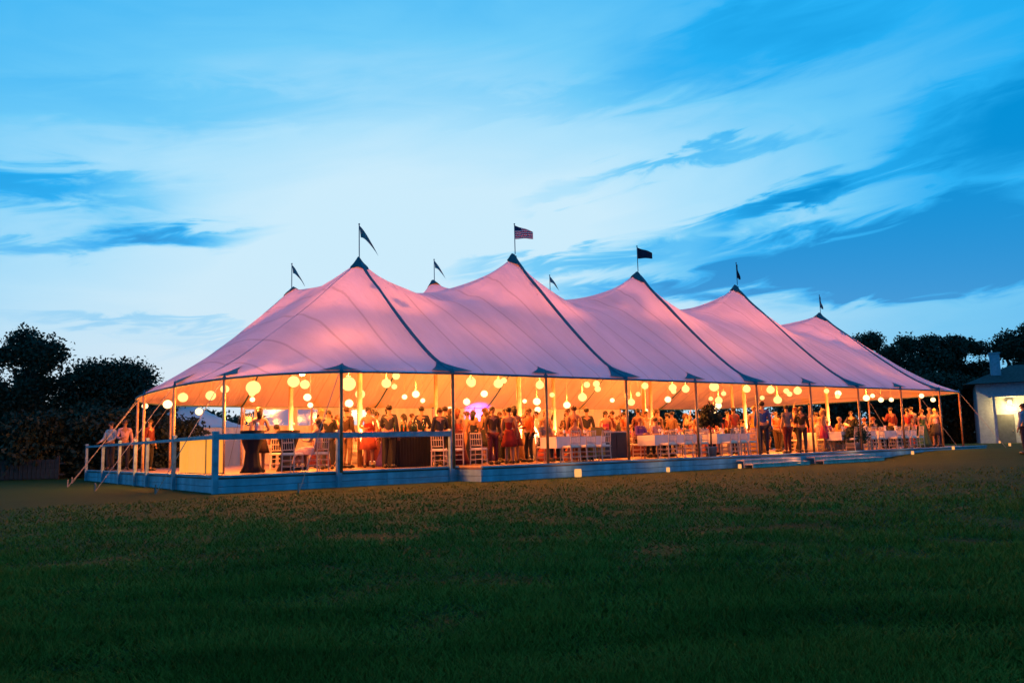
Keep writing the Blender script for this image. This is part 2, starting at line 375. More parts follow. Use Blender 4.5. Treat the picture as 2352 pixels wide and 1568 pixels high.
# webbing along seams and the eave
def rope_on(pts, r, name='seam_webbing', m=M_PATCH, k=6):
    MB().tube(pts, r, k).build(name, m, TENT, smooth=True)
for i in range(5):
    for v0, s in ((0, 1), (-W2, -1)):
        rope_on([TL(i*BAY, v0+s*W1*t, max(HV, zc(i*BAY, v0+s*W1*t))+.02) for t in np.linspace(.02, 1, 24)], [.05]*24)
for v in (0, -W2):
    for side, u0 in ((-1, 0), (1, 4*BAY)):
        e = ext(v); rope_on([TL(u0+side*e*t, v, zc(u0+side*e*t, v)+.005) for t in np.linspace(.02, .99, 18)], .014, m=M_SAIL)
rim = [TL(u, W1, HV) for u in np.linspace(0, 4*BAY, 33)]
rim += [TL(4*BAY+ext(v), v, HV) for v in np.linspace(W1, -W2-W1, 40)[1:-1]]
rim += [TL(u, -W2-W1, HV) for u in np.linspace(4*BAY, 0, 33)]
rim += [TL(-ext(v), v, HV) for v in np.linspace(-W2-W1, W1, 40)[1:]]
rope_on(rim, .032, 'eave_webbing')
# reinforcing patches over each eave pole
def patch(u0, dirs, wid, hgt, v_edge, s):
    P = []
    for a in np.linspace(0, 1, 6):
        P.append([TL(u0+w*wid*(1-a)**1.6, v_edge-s*(.02+hgt*a), max(HV+.01, zc(u0+w*wid*(1-a)**1.6, v_edge-s*(.02+hgt*a)))+.028) for w in np.linspace(-1, 1, 7)])
    MB().grid(P).build('eave_patch', M_PATCH, TENT, smooth=True)
for k in range(9):
    big = k % 2 == 0
    patch(k*BAY/2, None, .62 if big else .5, .95 if big else .38, W1, 1); patch(k*BAY/2, None, .5, .6, -W2-W1, -1)
def end_patch(u, v):
    uc, vc = (0 if u < 5 else 4*BAY), (0 if v > VC else -W2); dl_ = math.hypot(uc-u, vc-v); iu, iv = (uc-u)/dl_, (vc-v)/dl_
    P = []
    for a in np.linspace(0, 1, 5):
        row = []
        for w in np.linspace(-1, 1, 6):
            wx_ = w*.5*(1-a)**1.5; uu, vv_ = u+iu*(.05+.6*a)-iv*wx_, v+iv*(.05+.6*a)+iu*wx_; row.append(TL(uu, vv_, max(HV, zc(uu, vv_))+.03))
        P.append(row)
    MB().grid(P).build('eave_patch', M_PATCH, TENT, smooth=True)
# end poles at rounded ends
ends = []
for (a, b) in ((-2.9, 4.85), (-4.55, 2.0), (-5.25, -1.0), (-5.25, -4.6), (-4.55, -7.6), (-2.9, -10.4)):
    for side in (0, 1): ends.append(((-ext(b) if side == 0 else 4*BAY+ext(b)), b))
for u, v in ends: end_patch(u, v)
sp_me = MB().tube([(0, 0, -.01), (0, 0, HV-.02)], .043, 8).mesh('side_pole', True)
knob = MB().lathe([(.05, 0), (.06, .03), (.03, .07), (.012, .16)], 8).mesh('pole_pin', True)
side = [(k*BAY/2, W1-.03) for k in range(9)]+[(k*BAY/2, -W2-W1+.03) for k in range(9)]+[(u+(.05 if u < 0 else -.05), v) for u, v in ends]
for u, v in side:
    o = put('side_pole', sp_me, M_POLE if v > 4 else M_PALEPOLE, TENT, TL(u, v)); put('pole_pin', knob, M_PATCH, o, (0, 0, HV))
# centre poles, caps
cp = {}
for i in range(5):
    for v in (0, -W2):
        H = Hp(i); cp[(i, v)] = MB().tube([(0, 0, -.01), (0, 0, 3), (0, 0, H-.05)], [.075, .085, .05], 10).build('centre_pole', M_POLE, TENT, True, TL(i*BAY, v))
        P = []
        for a in np.linspace(0, 1, 6):
            row = []
            for t in np.linspace(0, 2*math.pi, 25):
                lob = 1+.35*max(0, math.cos(2*t)); r = .02+a*.27*lob
                u_, v_ = i*BAY+r*math.cos(t+math.pi/2), v+r*math.sin(t+math.pi/2); row.append(TL(u_, v_, min(zc(u_, v_), H)+.035+.10*(1-a)**2))
            P.append(row)
        MB().grid(P).build('peak_cap', M_CAP, TENT, smooth=True)
# rear side wall with clear windows, hung between the rear eave poles
VR = -W2-W1+.06
M_VINYL = bpy.data.materials.new('clear_vinyl'); M_VINYL.use_nodes = True
t_ = M_VINYL.node_tree; t_.nodes.clear(); g1 = nd(t_, 'ShaderNodeBsdfTransparent'); g1.inputs[0].default_value = (.82, .88, .92, 1); g2 = nd(t_, 'ShaderNodeBsdfGlossy'); g2.inputs['Roughness'].default_value = .08
gx = nd(t_, 'ShaderNodeMixShader'); gx.inputs[0].default_value = .08; t_.links.new(g1.outputs[0], gx.inputs[1]); t_.links.new(g2.outputs[0], gx.inputs[2]); go = nd(t_, 'ShaderNodeOutputMaterial'); t_.links.new(gx.outputs[0], go.inputs[0])
def wall_panel(u0, u1, win):
    m = MB(); n_ = 24
    def pl(ua, ub, za, zb):
        k = max(2, int((ub-ua)/.08)); m.grid([[TL(ua+(ub-ua)*i/k, VR+.035*math.sin((ua+(ub-ua)*i/k)*17), z) for i in range(k+1)] for z in (za, zb)])
    if win:
        z0, z1 = 1.62, 2.3; pl(u0+.05, u1-.05, .02, z0); pl(u0+.05, u1-.05, z1, HV-.01)
        xs_ = [u0+.05]
        for a, b in win: xs_ += [a, b]
        xs_.append(u1-.05)
        for q in range(0, len(xs_), 2): pl(xs_[q], xs_[q+1], z0, z1)
    else: pl(u0+.05, u1-.05, .02, HV-.01)
    o = m.build('sidewall', M_SIDE, TENT, smooth=True)
    for a, b in win or []:
        MB().grid([[TL(a-.01, VR-.05, z), TL(b+.01, VR-.05, z)] for z in (z0-.01, z1+.01)]).build('window_pane', M_VINYL, o)
for k, win in enumerate([[(-.1+.2, .55), (.85, 2.3)], None, [(6.15, 7.35), (7.7, 8.8)], None, None, None, None]):
    u0 = k*3.05
    if k == 0: wall_panel(u0, u0+3.05, [(.12, .5), (.8, 2.15), (2.4, 2.98)])
    elif k == 1: wall_panel(u0, u0+3.05, [(3.12, 3.3), (4.9, 5.95)])
    elif k == 2: wall_panel(u0, u0+3.05, None)
    else: wall_panel(u0, u0+3.05, None)
wall_panel(7.6*3.05, 8*3.05, None)
# guy ropes and stakes
def guy(a, b):
    MB().tube([a, b], .010, 5).build('guy_rope', M_ROPE, TENT)
    MB().tube([b+Vector((0, 0, -.1)), b+Vector((0, 0, .22))], .02, 6).build('stake', M_STAKE, TENT)
for u, v in ends:
    s = -1 if u < 5 else 1; d = Vector((s*1.0, -(v-VC)/VH*.9, 0)).normalized(); p0 = TL(u, v, HV)
    guy(p0, p0+d*2.0+Vector((0, 0, -HV-FL)))
for k in range(9): guy(TL(k*BAY/2, VR, HV), TL(k*BAY/2, VR-1.9, -FL))

# ------------------------------------------------------------------ flags on the peaks
M_F = {'grey': mat('grey_flag_cloth', (.10, .16, .20), .9), 'navy': mat('navy_flag_cloth', (.006, .012, .04), .9)}
def striped():
    m = bpy.data.materials.new('striped_flag_cloth'); m.use_nodes = True; t = m.node_tree; b = t.nodes['Principled BSDF']; b.inputs['Roughness'].default_value = .9
    c = nd(t, 'ShaderNodeTexCoord'); s = nd(t, 'ShaderNodeSeparateXYZ'); t.links.new(c.outputs['Generated'], s.inputs[0])
    f = M(t, 'GREATER_THAN', M(t, 'FRACT', M(t, 'MULTIPLY', s.outputs[2], 6.5)), .5)
    st = mixc(t, f, (.62, .02, .05), (.6, .42, .46))
    can_ = M(t, 'MULTIPLY', M(t, 'LESS_THAN', s.outputs[0], .36), M(t, 'GREATER_THAN', s.outputs[2], .62))
    fc_ = mixc(t, can_, st, (.01, .02, .07)); t.links.new(fc_, b.inputs['Base Color'])
    tl = nd(t, 'ShaderNodeBsdfTranslucent'); t.links.new(fc_, tl.inputs[0]); mx = nd(t, 'ShaderNodeMixShader'); mx.inputs[0].default_value = .6
    t.links.new(b.outputs[0], mx.inputs[1]); t.links.new(tl.outputs[0], mx.inputs[2]); t.links.new(mx.outputs[0], t.nodes['Material Output'].inputs[0]); return m
M_F['stripe'] = striped()
flag_info = {
 (0, 0): ('grey', 'droop', 1.0, 'limp grey pennant trailing from the front peak at the left end'),
 (1, 0): ('stripe', 'fly', 1.0, 'red and white striped flag with dark corner flying from the highest peak'),
 (2, 0): ('navy', 'fly', .92, 'dark navy flag flying straight from the third front peak'),
 (3, 0): ('navy', 'hang', .9, 'dark flag hanging down its staff on the fourth front peak'),
 (4, 0): ('grey', 'hang', .8, 'small grey pennant hanging from the low peak at the right end'),
 (0, 1): ('grey', 'droop', .8, 'grey pennant drooping from the rear peak at the far left'),
 (1, 1): ('grey', 'droop', .8, 'grey pennant drooping from the second rear peak, between two front peaks'),
 (2, 1): ('grey', 'droop', .75, 'tip of a grey pennant behind the ridge right of the striped flag'),
 (3, 1): ('grey', 'hang', .35, 'short grey pennant furled on the fourth rear peak'),
 (4, 1): ('grey', 'hang', .35, 'short grey pennant furled on the last rear peak')}
for (i, r), (mm, st, sc, lab) in flag_info.items():
    v = 0 if r == 0 else -W2; base = T(i*BAY, v, Hp(i)+.12)
    F = thing('flag', base, 0, lab, 'flag', 'flags on the tent peaks')
    hs = .98*sc; MB().tube([(0, 0, -.1), (0, 0, hs)], .016, 6).build('flagstaff', M_PATCH, F)
    MB().ball((0, 0, hs+.02), .03, 8, 5).build('finial', M_PATCH, F, True)
    P = []
    for a in np.linspace(0, 1, 13):
        row = []
        for b in np.linspace(0, 1, 6):
            if st == 'fly': x = .66*sc*a; z = hs-.02-b*(.50-.10*a)*sc-.26*sc*a*(1-b*.55); y = .05*math.sin(a*7+b)
            elif st == 'droop':
                x = (.60*a**1.0)*sc*(1-.05*b); z = hs-.02-1.0*sc*a**1.25-b*.36*sc*(1-a)**1.1-.02*b; y = .05*math.sin(a*9+b*2)
                x += .04*sc*b
            else: x = .015+.13*sc*b*(.35+.65*a)*(1-.25*math.sin(a*6)); z = hs-.02-.72*sc*a-.08*b; y = .06*math.sin(b*8+a*3)
            row.append((x, y, z))
        P.append(row)
    MB().grid(P).build('flag_cloth', M_F[mm], F, smooth=True)

# ------------------------------------------------------------------ deck, steps, railing
DU0, DV0, DU1, DV1 = -5.6, 4.4, 30.2, -11.55
DECK = thing('deck', T(0, 0), ROT, 'raised timber deck with pale blue painted side boards under the tent', 'deck')
d = MB(); USTEP = .75
d.v += [tuple(TL(*p)) for p in ((DU0, DV0, 0), (USTEP, DV0, 0), (USTEP, W1+.12, 0), (DU1-2.4, W1+.12, 0), (DU1, 1.5, 0), (DU1, DV1, 0), (DU0, DV1, 0))]
d.v += [(a, b, -.05) for a, b, c in d.v[:7]]; d.f.append(tuple(range(7))[::-1]); d.f.append(tuple(range(7, 14)))
for i in range(7): d.f.append((i, (i+1) % 7, 7+(i+1) % 7, 7+i))
d.build('floor', M_FLOOR, DECK)
def fascia(a, b, rows, z0=-FL-.02, z1=-.055, th=.035, L=2.4):
    a = Vector(a); b = Vector(b); dd = (b-a); n = max(1, round(dd.length/L)); h = (z1-z0)/rows
    ang = math.atan2(dd.y, dd.x)
    for i in range(n):
        for r in range(rows):
            c = a+dd*((i+.5)/n); off = random.uniform(-.004, .004)
            MB().box((0, 0, 0), (dd.length/n-.008, th, h-.010)).build('plank', M_RIM, DECK, loc=(c.x+off*math.sin(ang), c.y-off*math.cos(ang), z0+h*(r+.5)), rz=ang)
fascia(TL(DU0, DV0), TL(USTEP, DV0), 2); fascia(TL(USTEP, W1+.12), TL(DU1-2.4, W1+.12), 2)
fascia(TL(DU0, DV1), TL(DU0, DV0), 2); fascia(TL(USTEP, DV0), TL(USTEP, W1+.12), 2, L=1.2); fascia(TL(DU1-2.4, W1+.12), TL(DU1, 1.5), 2)
# nosing board along the edge
for a, b in ((TL(DU0, DV0), TL(USTEP, DV0)), (TL(USTEP, W1+.12), TL(DU1-2.4, W1+.12)), (TL(DU0, DV1), TL(DU0, DV0))):
    dd = b-a; c = (a+b)/2; MB().box((0, 0, 0), (dd.length, .11, .045)).build('edge_board', M_RIM, DECK, loc=(c.x, c.y, -.026+.03), rz=math.atan2(dd.y, dd.x))
M_STEP = mat('pale_lit_boards', (.55, .42, .36), .6, var=.2, bump=.15)  # warm light on the steps put into this pale board colour
def steps(u0, u1, lab):
    t = thing('steps', T((u0+u1)/2, W1+.2), ROT, lab, 'steps', 'steps up to the deck')
    for k, (dp, z) in enumerate(((.18, -.13), (.52, -.25))):
        MB().box((0, -dp-.02, z), (u1-u0, .33, .045)).build('tread', M_STEP, t)
        MB().box((0, -dp-.17, (z-.03-FL)/2+.0), (u1-u0, .03, abs(-FL-z)-.05)).build('riser', M_STEP, t)
steps(10.6, 13.6, 'pale wooden steps down to the lawn in front of the orange dress')
steps(14.4, 18.2, 'wider pale wooden steps where the man in the blue shirt stands')
RAIL = thing('deck_railing', T(0, 0), ROT, 'blue painted rail on square posts round the left corner of the deck', 'railing')
def post(u, v, h=.97, w=.10, z0=-FL-.02):
    MB().box((0, 0, (h+z0)/2), (w, w, h-z0)).build('post', M_RAIL, RAIL, loc=TL(u, v))
    MB().box((0, 0, h+.02), (w+.03, w+.03, .035), taper=.7).build('post_cap', M_RAIL, RAIL, loc=TL(u, v))
vf = DV0+.09
for u in (DU0-.09, -2.72, .5): post(u, vf, .98, .12)
for v, h in ((1.0, .97), (-1.9, .97), (-3.4, .97), (-5.6, .97), (-8.3, .8), (-11.4, .95)): post(DU0-.09, v, h, .085)
def rail(a, b, z, h=.13, w=.11, nm='top_rail'):
    a = Vector(a); b = Vector(b); dd = b-a; c = (a+b)/2
    MB().box((0, 0, 0), (dd.length, w, h)).build(nm, M_RAIL, RAIL, loc=(c.x, c.y, z), rz=math.atan2(dd.y, dd.x))
for a, b in ((DU0-.03, -2.78), (-2.66, .44)): rail(TL(a, vf), TL(b, vf), .89)
vs = [vf-.06, 1.0, -1.9, -3.4, -5.6, -8.3, -11.4]
for a, b in zip(vs, vs[1:]): rail(TL(DU0-.09, a-.05), TL(DU0-.09, b+.05), .88, .07, .07)
# ------------------------------------------------------------------ lanterns
LC = (1.0, .50, .15)
def lamp_mat(name, col, s):
    m = bpy.data.materials.new(name); m.use_nodes = True; t = m.node_tree; t.nodes.clear()
    e = nd(t, 'ShaderNodeEmission'); c = nd(t, 'ShaderNodeTexCoord'); w = nd(t, 'ShaderNodeSeparateXYZ'); t.links.new(c.outputs['Generated'], w.inputs[0])
    rib = M(t, 'MULTIPLY_ADD', M(t, 'SINE', M(t, 'MULTIPLY', w.outputs[2], 60)), .08, .95)
    t.links.new(M(t, 'MULTIPLY', rib, s), e.inputs[1]); e.inputs[0].default_value = (*col, 1)
    o = nd(t, 'ShaderNodeOutputMaterial'); t.links.new(e.outputs[0], o.inputs[0]); return m
M_LAMP = lamp_mat('lit_paper_lantern', LC, 2.5)
M_LAMPW = lamp_mat('bright_lit_lantern', (1, .62, .28), 3.4)
M_LAMPH = lamp_mat('added_peak_glow', (1, .32, .09), 190.0)  # strong emission for the unseen lanterns added in the peaks
LAMPS = [(-5.1, -5, 2.08, .12), (-4.9, -3, 2.03, .17), (-4.72, -2, 2.18, .18), (-4.21, -1, 2.18, .18), (-3.13, -6, 1.96, .16), (-4.12, 0, 2.3, .15), (-4.0, 2, 2.2, .27), (-3.3, 3, 2.3, .22),
 (-2.18, 1, 2.4, .17), (-.46, -3, 2.3, .16), (.89, -6, 2.21, .13), (-1.54, 2.5, 2.32, .29), (1.05, -3, 2.11, .18), (.21, -.4, 2.25, .22), (.4, 1, 2.49, .21), (4.24, -4, 2.54, .2), (8.2, -8, 2.18, .17),
 (6.51, -4, 2.28, .17), (2.47, 2.5, 2.48, .21), (6.67, -3, 2.53, .17), (3.83, 2, 2.49, .19), (9.21, -3, 2.26, .19), (12.34, -7, 2.15, .18), (5.88, 1.5, 2.52, .2), (11.6, -4, 2.19, .19), (9.9, -1, 2.32, .24),
 (11.6, -2, 2.74, .16), (13.46, -2, 2.22, .22), (20.25, -8, 2.17, .18), (16.72, -3, 2.43, .18), (11.73, 2, 2.51, .21), (13.53, 1, 2.57, .19), (13.45, 2.5, 2.55, .26), (16.28, .3, 2.19, .22), (20.98, -4, 2.0, .21),
 (15.99, 2, 2.55, .19), (17.51, 2, 2.54, .23), (20.64, 0, 2.28, .26), (20.75, 1, 2.63, .25), (22.5, -5, 2.3, .24), (23.83, 1, 2.56, .18), (22.5, 3.2, 2.2, .2), (22.95, 3.6, 2.1, .14), (23.43, 3.8, 2.1, .12), (24.65, 4.5, 2.24, .13), (25.6, 4.5, 2.08, .13)]
ball = MB().ball((0, 0, 0), 1.0, 20, 12).mesh('lantern_globe', True)
ring = MB().lathe([(.32, 0), (.36, .05), (.3, .1)], 10, (0, 0, .93)).mesh('lantern_ring', True)
def added_bulb(parent, loc, e, col=(1, .27, .035), rad=.12):  # unseen point light added outside a lantern to strengthen its glow
    l = bpy.data.lights.new('added_bulb', 'POINT'); l.energy = e; l.color = col; l.shadow_soft_size = rad
    o = bpy.data.objects.new('added_bulb', l); C.objects.link(o); o.parent = parent; o.location = loc; return o
zones = [(0, 'paper globe lantern glowing under the left end of the canopy'), (3.5, 'paper globe lantern glowing between the first and second seams'),
         (8, 'paper globe lantern glowing above the dancers'), (12.5, 'paper globe lantern glowing above the chairs near the dark plant'),
         (17, 'paper globe lantern glowing near the steps and the man in blue'), (21.8, 'paper globe lantern glowing past the standing guests'), (99, 'small bright globe lantern at the right end of the tent')]
LAMPS += [(u_, v_, z_, r_) for u_, v_, z_, r_ in [(2.0, -1.5, 2.6, .12), (-1.8, -4.5, 2.3, .11), (-2.6, -2.2, 2.35, .13), (3.1, -2.8, 2.35, .12), (4.9, .8, 2.7, .13), (5.4, -5.5, 2.4, .12), (7.7, 1.8, 2.55, .14), (8.0, -.5, 2.35, .12), (9.2, 3.1, 2.45, .15),
  (10.7, -5.8, 2.45, .12), (12.5, -.6, 2.45, .12), (14.6, -4.4, 2.45, .13), (14.7, 1.9, 2.35, .12), (15.2, -1.2, 2.65, .14), (16.9, 3.2, 2.4, .14), (18.0, -1.6, 2.4, .12), (18.9, 1.9, 2.4, .14), (19.6, 3.2, 2.45, .13), (21.6, 2.4, 2.3, .12), (21.9, -1.8, 2.5, .14), (24.0, 2.6, 2.35, .12), (1.9, 3.4, 2.35, .15), (-.5, 3.3, 2.5, .13), (6.8, 3.3, 2.45, .14)]]
for q, (u, v, z, r0) in enumerate(LAMPS):
    r = r0*(.80 if r0 < .2 else .7)
    zn = next(i for i, (lim, _) in enumerate(zones) if u < lim)
    L = thing('globe_lantern', T(u, v, z), 0, zones[zn][1], 'lantern', 'globe lanterns, cluster %s' % ('one two three four five six seven'.split()[zn]))
    o = put('lantern_globe', ball, M_LAMPW if (v < -2.5 or u > 22) else M_LAMP, L); o.scale = (r, r, r*.94)
    o = put('lantern_ring', ring, M_ROPE, L); o.scale = (r, r, r)
    top = zc(u, v)-z
    MB().tube([(0, 0, r), (0, 0, top)], .006, 4).build('cord', M_ROPE, L)
    up = top > .75 and r0 > .185
    added_bulb(L, (0, 0, r+.12 if up else -r-.05), (26+r0*r0*7600)*(1.0 if up else 1))
# unseen lantern clusters added high in the peaks to light the canopy through
k = 0
for i in range(5):
    for v in (0, -W2):
        H = Hp(i)
        for j, (du, dv, z, r) in enumerate(((.75, .5, H-2.3, .11), (-.65, -.5, H-2.8, .11), (.1, .8, H-3.2, .1))):
            u = i*BAY+du; L = thing('globe_lantern', T(u, v+dv, z), 0, 'added unseen globe lantern high in the %s %s peak' % (('first', 'second', 'third', 'fourth', 'fifth')[i], 'front' if v == 0 else 'rear'), 'lantern', 'added globe lanterns in the peaks')
            o = put('lantern_globe', ball, M_LAMPH, L); o.scale = (r, r, r*.94); o = put('lantern_ring', ring, M_ROPE, L); o.scale = (r, r, r)
            MB().tube([(0, 0, r), (0, 0, zc(u, v+dv)-z)], .006, 4).build('cord', M_ROPE, L)

# amber uplights added at the centre poles to give the peaks an orange-red glow
for i in range(5):
    for v in (0, -W2):
        nm = ('first', 'second', 'third', 'fourth', 'fifth')[i]
        U = thing('uplight', T(i*BAY+.3, v+.25), 0, 'added amber uplight at the foot of the %s %s centre pole' % (nm, 'front' if v == 0 else 'rear'), 'light', 'added amber pole uplights')
        MB().lathe([(.10, 0), (.11, .04), (.09, .16)], 12).build('housing', M_STAKE, U, True); MB().lathe([(.08, .162), (.08, .17)], 12).build('lens', M_LAMPW, U)
        l = bpy.data.lights.new('added_beam', 'SPOT'); l.energy = 13000; l.color = (1, .25, .09); l.spot_size = R(62); l.spot_blend = .8; l.shadow_soft_size = .08
        o = bpy.data.objects.new('added_beam', l); C.objects.link(o); o.parent = U; o.location = (0, 0, .2); o.rotation_euler = (R(180), 0, 0)
# ------------------------------------------------------------------ people
def skin_mesh(name, joints, edges, rad, lv=1):
    me = bpy.data.meshes.new(name); idx = {k: i for i, k in enumerate(joints)}
    me.from_pydata([joints[k] for k in joints], [(idx[a], idx[b]) for a, b in edges], []); me.update()
    o = bpy.data.objects.new(name, me); C.objects.link(o)
    md = o.modifiers.new('skin', 'SKIN'); md.use_smooth_shade = True
    root = list(joints)[0]
    for k, i in idx.items():
        r = rad[k]; sv = me.skin_vertices[0].data[i]; sv.radius = r if isinstance(r, tuple) else (r, r); sv.use_root = (k == root)
    if lv: s = o.modifiers.new('sub', 'SUBSURF'); s.levels = lv; s.render_levels = lv
    dg = bpy.context.evaluated_depsgraph_get(); dg.update()
    out = bpy.data.meshes.new_from_object(o.evaluated_get(dg)); out.name = name
    bpy.data.objects.remove(o); return out
RAD = dict(pelvis=(.135, .10), spine=(.115, .085), chest=(.145, .095), neck0=.058, neck=.05, head=(.078, .088), crown=(.062, .07),
           shl=.062, shr=.062, ell=.043, elr=.043, wrl=.029, wrr=.029, hal=.036, har=.036, hil=.088, hir=.088, knl=.058, knr=.058, anl=.038, anr=.038, tol=.034, tor=.034)
def skel(pose):
    J = dict(pelvis=(0, 0, .95), spine=(0, 0, 1.14), chest=(0, .0, 1.34), neck0=(0, .01, 1.47), neck=(0, 0, 1.54), head=(0, -.015, 1.63), crown=(0, -.005, 1.70),
             shl=(-.17, 0, 1.41), shr=(.17, 0, 1.41), ell=(-.23, .03, 1.14), elr=(.23, .03, 1.14), wrl=(-.24, -.06, .91), wrr=(.24, -.06, .91), hal=(-.24, -.09, .82), har=(.24, -.09, .82),
             hil=(-.09, 0, .88), hir=(.09, 0, .88), knl=(-.10, -.02, .5), knr=(.10, -.02, .5), anl=(-.10, .02, .09), anr=(.11, .02, .09), tol=(-.12, -.14, .035), tor=(.13, -.14, .035))
    if pose == 'drink': J.update(elr=(.26, -.03, 1.15), wrr=(.18, -.24, 1.22), har=(.16, -.30, 1.28))
    if pose == 'talk': J.update(ell=(-.25, -.02, 1.15), wrl=(-.14, -.24, 1.10), hal=(-.08, -.3, 1.12), knl=(-.11, -.08, .5), anl=(-.12, -.08, .09), tol=(-.15, -.24, .035))
    if pose == 'dance': J.update(elr=(.36, -.03, 1.50), wrr=(.40, -.08, 1.74), har=(.40, -.10, 1.83), ell=(-.30, -.08, 1.2), wrl=(-.36, -.25, 1.28), hal=(-.38, -.32, 1.33), knr=(.13, -.14, .52), anr=(.16, .0, .11), tor=(.18, -.15, .05))
    if pose == 'walk': J.update(knl=(-.09, -.16, .52), anl=(-.09, -.2, .09), tol=(-.10, -.36, .05), knr=(.09, .08, .5), anr=(.09, .26, .13), tor=(.10, .14, .035), wrl=(-.22, .1, .93), hal=(-.22, .1, .84), wrr=(.2, -.2, .96), har=(.2, -.25, .88))
    if pose == 'lean': J.update(wrl=(-.2, -.30, 1.02), hal=(-.19, -.38, .99), wrr=(.2, -.30, 1.02), har=(.19, -.38, .99), ell=(-.25, -.08, 1.12), elr=(.25, -.08, 1.12))
    if pose == 'sit':
        for k in list(J): x, y, z = J[k]; J[k] = (x, y, z-.42)
        J.update(hil=(-.10, -.06, .50), hir=(.10, -.06, .50), knl=(-.12, -.47, .52), knr=(.12, -.47, .52), anl=(-.12, -.44, .09), anr=(.12, -.47, .09), tol=(-.13, -.6, .035), tor=(.13, -.63, .035),
                 ell=(-.24, -.08, .74), elr=(.24, -.08, .74), wrl=(-.17, -.32, .76), wrr=(.17, -.32, .76), hal=(-.12, -.4, .78), har=(.12, -.4, .78))
    return J
EB = [('pelvis', 'spine'), ('spine', 'chest'), ('chest', 'neck0'), ('neck0', 'neck'), ('neck', 'head'), ('head', 'crown')]
EA = [('chest', 'shl'), ('shl', 'ell'), ('ell', 'wrl'), ('wrl', 'hal'), ('chest', 'shr'), ('shr', 'elr'), ('elr', 'wrr'), ('wrr', 'har')]
ELG = [('pelvis', 'hil'), ('hil', 'knl'), ('knl', 'anl'), ('anl', 'tol'), ('pelvis', 'hir'), ('hir', 'knr'), ('knr', 'anr'), ('anr', 'tor')]
def sub(J, edges, grow, over=None):
    ks = []
    for a, b in edges:
        for k in (a, b):
            if k not in ks: ks.append(k)
    r = {}
    for k in ks:
        q = RAD[k]; q = q if isinstance(q, tuple) else (q, q); r[k] = (q[0]+grow, q[1]+grow)
    if over: r.update(over)
    return {k: J[k] for k in ks}, edges, r
PM = {}
def pmesh(pose):
    if pose in PM: return PM[pose]
    J = skel(pose); D = {}
    j, e, r = sub(J, EB+EA+ELG, 0.0); b = skin_mesh('body', j, e, r)
    # fingers, nose and ears joined to the body
    m = MB()
    for s, h, w in ((-1, 'hal', 'wrl'), (1, 'har', 'wrr')):
        p = Vector(J[h]); dv = (p-Vector(J[w])).normalized(); sd_ = Vector((1, 0, 0)) if abs(dv.x) < .7 else Vector((0, 1, 0))
        for q, (o_, L_) in enumerate(((-.024, .065), (-.008, .078), (.008, .074), (.024, .058))):
            a = p+dv*.015+sd_*o_; m.tube([a, a+dv*L_*.55, a+dv*L_*.9+Vector((-s*.012, -.012, 0))], [.010, .009, .006], 5)
        m.tube([p-dv*.03, p-dv*.01+Vector((-s*.03, -.03, 0)), p+dv*.02+Vector((-s*.035, -.045, 0))], [.012, .011, .008], 5)
    hx, hy, hz_ = J['head']
    m.tube([(hx, hy-.075, hz_+.03), (hx, hy-.108, hz_-.008)], [.008, .015], 5); m.ball((hx-.082, hy+.01, hz_), (.012, .02, .03), 6, 4); m.ball((hx+.082, hy+.01, hz_), (.012, .02, .03), 6, 4)
    vs0 = [tuple(v.co) for v in b.vertices]; fs0 = [tuple(p.vertices) for p in b.polygons]; n0 = len(vs0)
    B = MB(); B.v = vs0+m.v; B.f = fs0+[tuple(i+n0 for i in f) for f in m.f]; D['body'] = B.mesh('body', True)
    torso = [('pelvis', 'spine'), ('spine', 'chest'), ('chest', 'neck0')]
    arm = [x for x in EA if x[1] not in ('hal', 'har')]; ua = [x for x in EA if x[1][:2] in ('sh', 'el')]
    ov = {'neck0': (.06, .06), 'pelvis': (.15, .115)}
    j, e, r = sub(J, torso+arm, .014, ov); D['jacket'] = skin_mesh('jacket', j, e, r)
    J2 = dict(J); 
    for s in 'lr': J2['el'+s] = tuple(np.array(J['sh'+s])*.45+np.array(J['el'+s])*.55)
    j, e, r = sub(J2, torso+ua, .011, ov); D['shirt'] = skin_mesh('shirt', j, e, r)
    j, e, r = sub(J, [x for x in ELG if x[1] not in ('tol', 'tor')], .016, {'pelvis': (.14, .11), 'anl': .052, 'anr': .052}); D['trousers'] = skin_mesh('trousers', j, e, r)
    j, e, r = sub(J, torso, .012, {'neck0': (.03, .03), 'chest': (.15, .1)}); D['bodice'] = skin_mesh('bodice', j, e, r)
    z0 = .0
    if pose == 'sit':
        P = []
        for a in np.linspace(0, 1, 9):
            row = []
            for t in np.linspace(0, math.pi, 11):
                if a < .55: y = .02-.5*(a/.55); zt = .62-.02*a; row.append((.23*math.cos(t)*(1+.15*a), y, .40+(zt-.40)*math.sin(t)**.6))
                else: f = (a-.55)/.45; row.append((.26*math.cos(t)*(1+.2*f), -.48-.11*math.sin(t)-.08*f, .40+.2*math.sin(t)**.6-f*(.22+.2*math.sin(t)**.6)))
            P.append(row)
        D['skirt'] = MB().grid(P).mesh('skirt', True); D['gown'] = D['skirt']
    else:
        wob = lambda t, f: .10*f*math.sin(t*7)
        D['skirt'] = MB().lathe([(.14, 1.05), (.16, .95), (.19, .85), (.22, .7), (.26, .52)], 24, wob=wob, sy=.8).mesh('skirt', True)
        D['gown'] = MB().lathe([(.14, 1.06), (.17, .95), (.20, .8), (.25, .5), (.33, .2), (.38, .02)], 28, (0, .03, 0), wob=wob, sy=.85).mesh('gown', True)
    hz = Vector(J['head'])
    D['hair_short'] = MB().ball(hz+Vector((0, .022, .035)), (.092, .095, .085), 14, 9).mesh('hair', True)
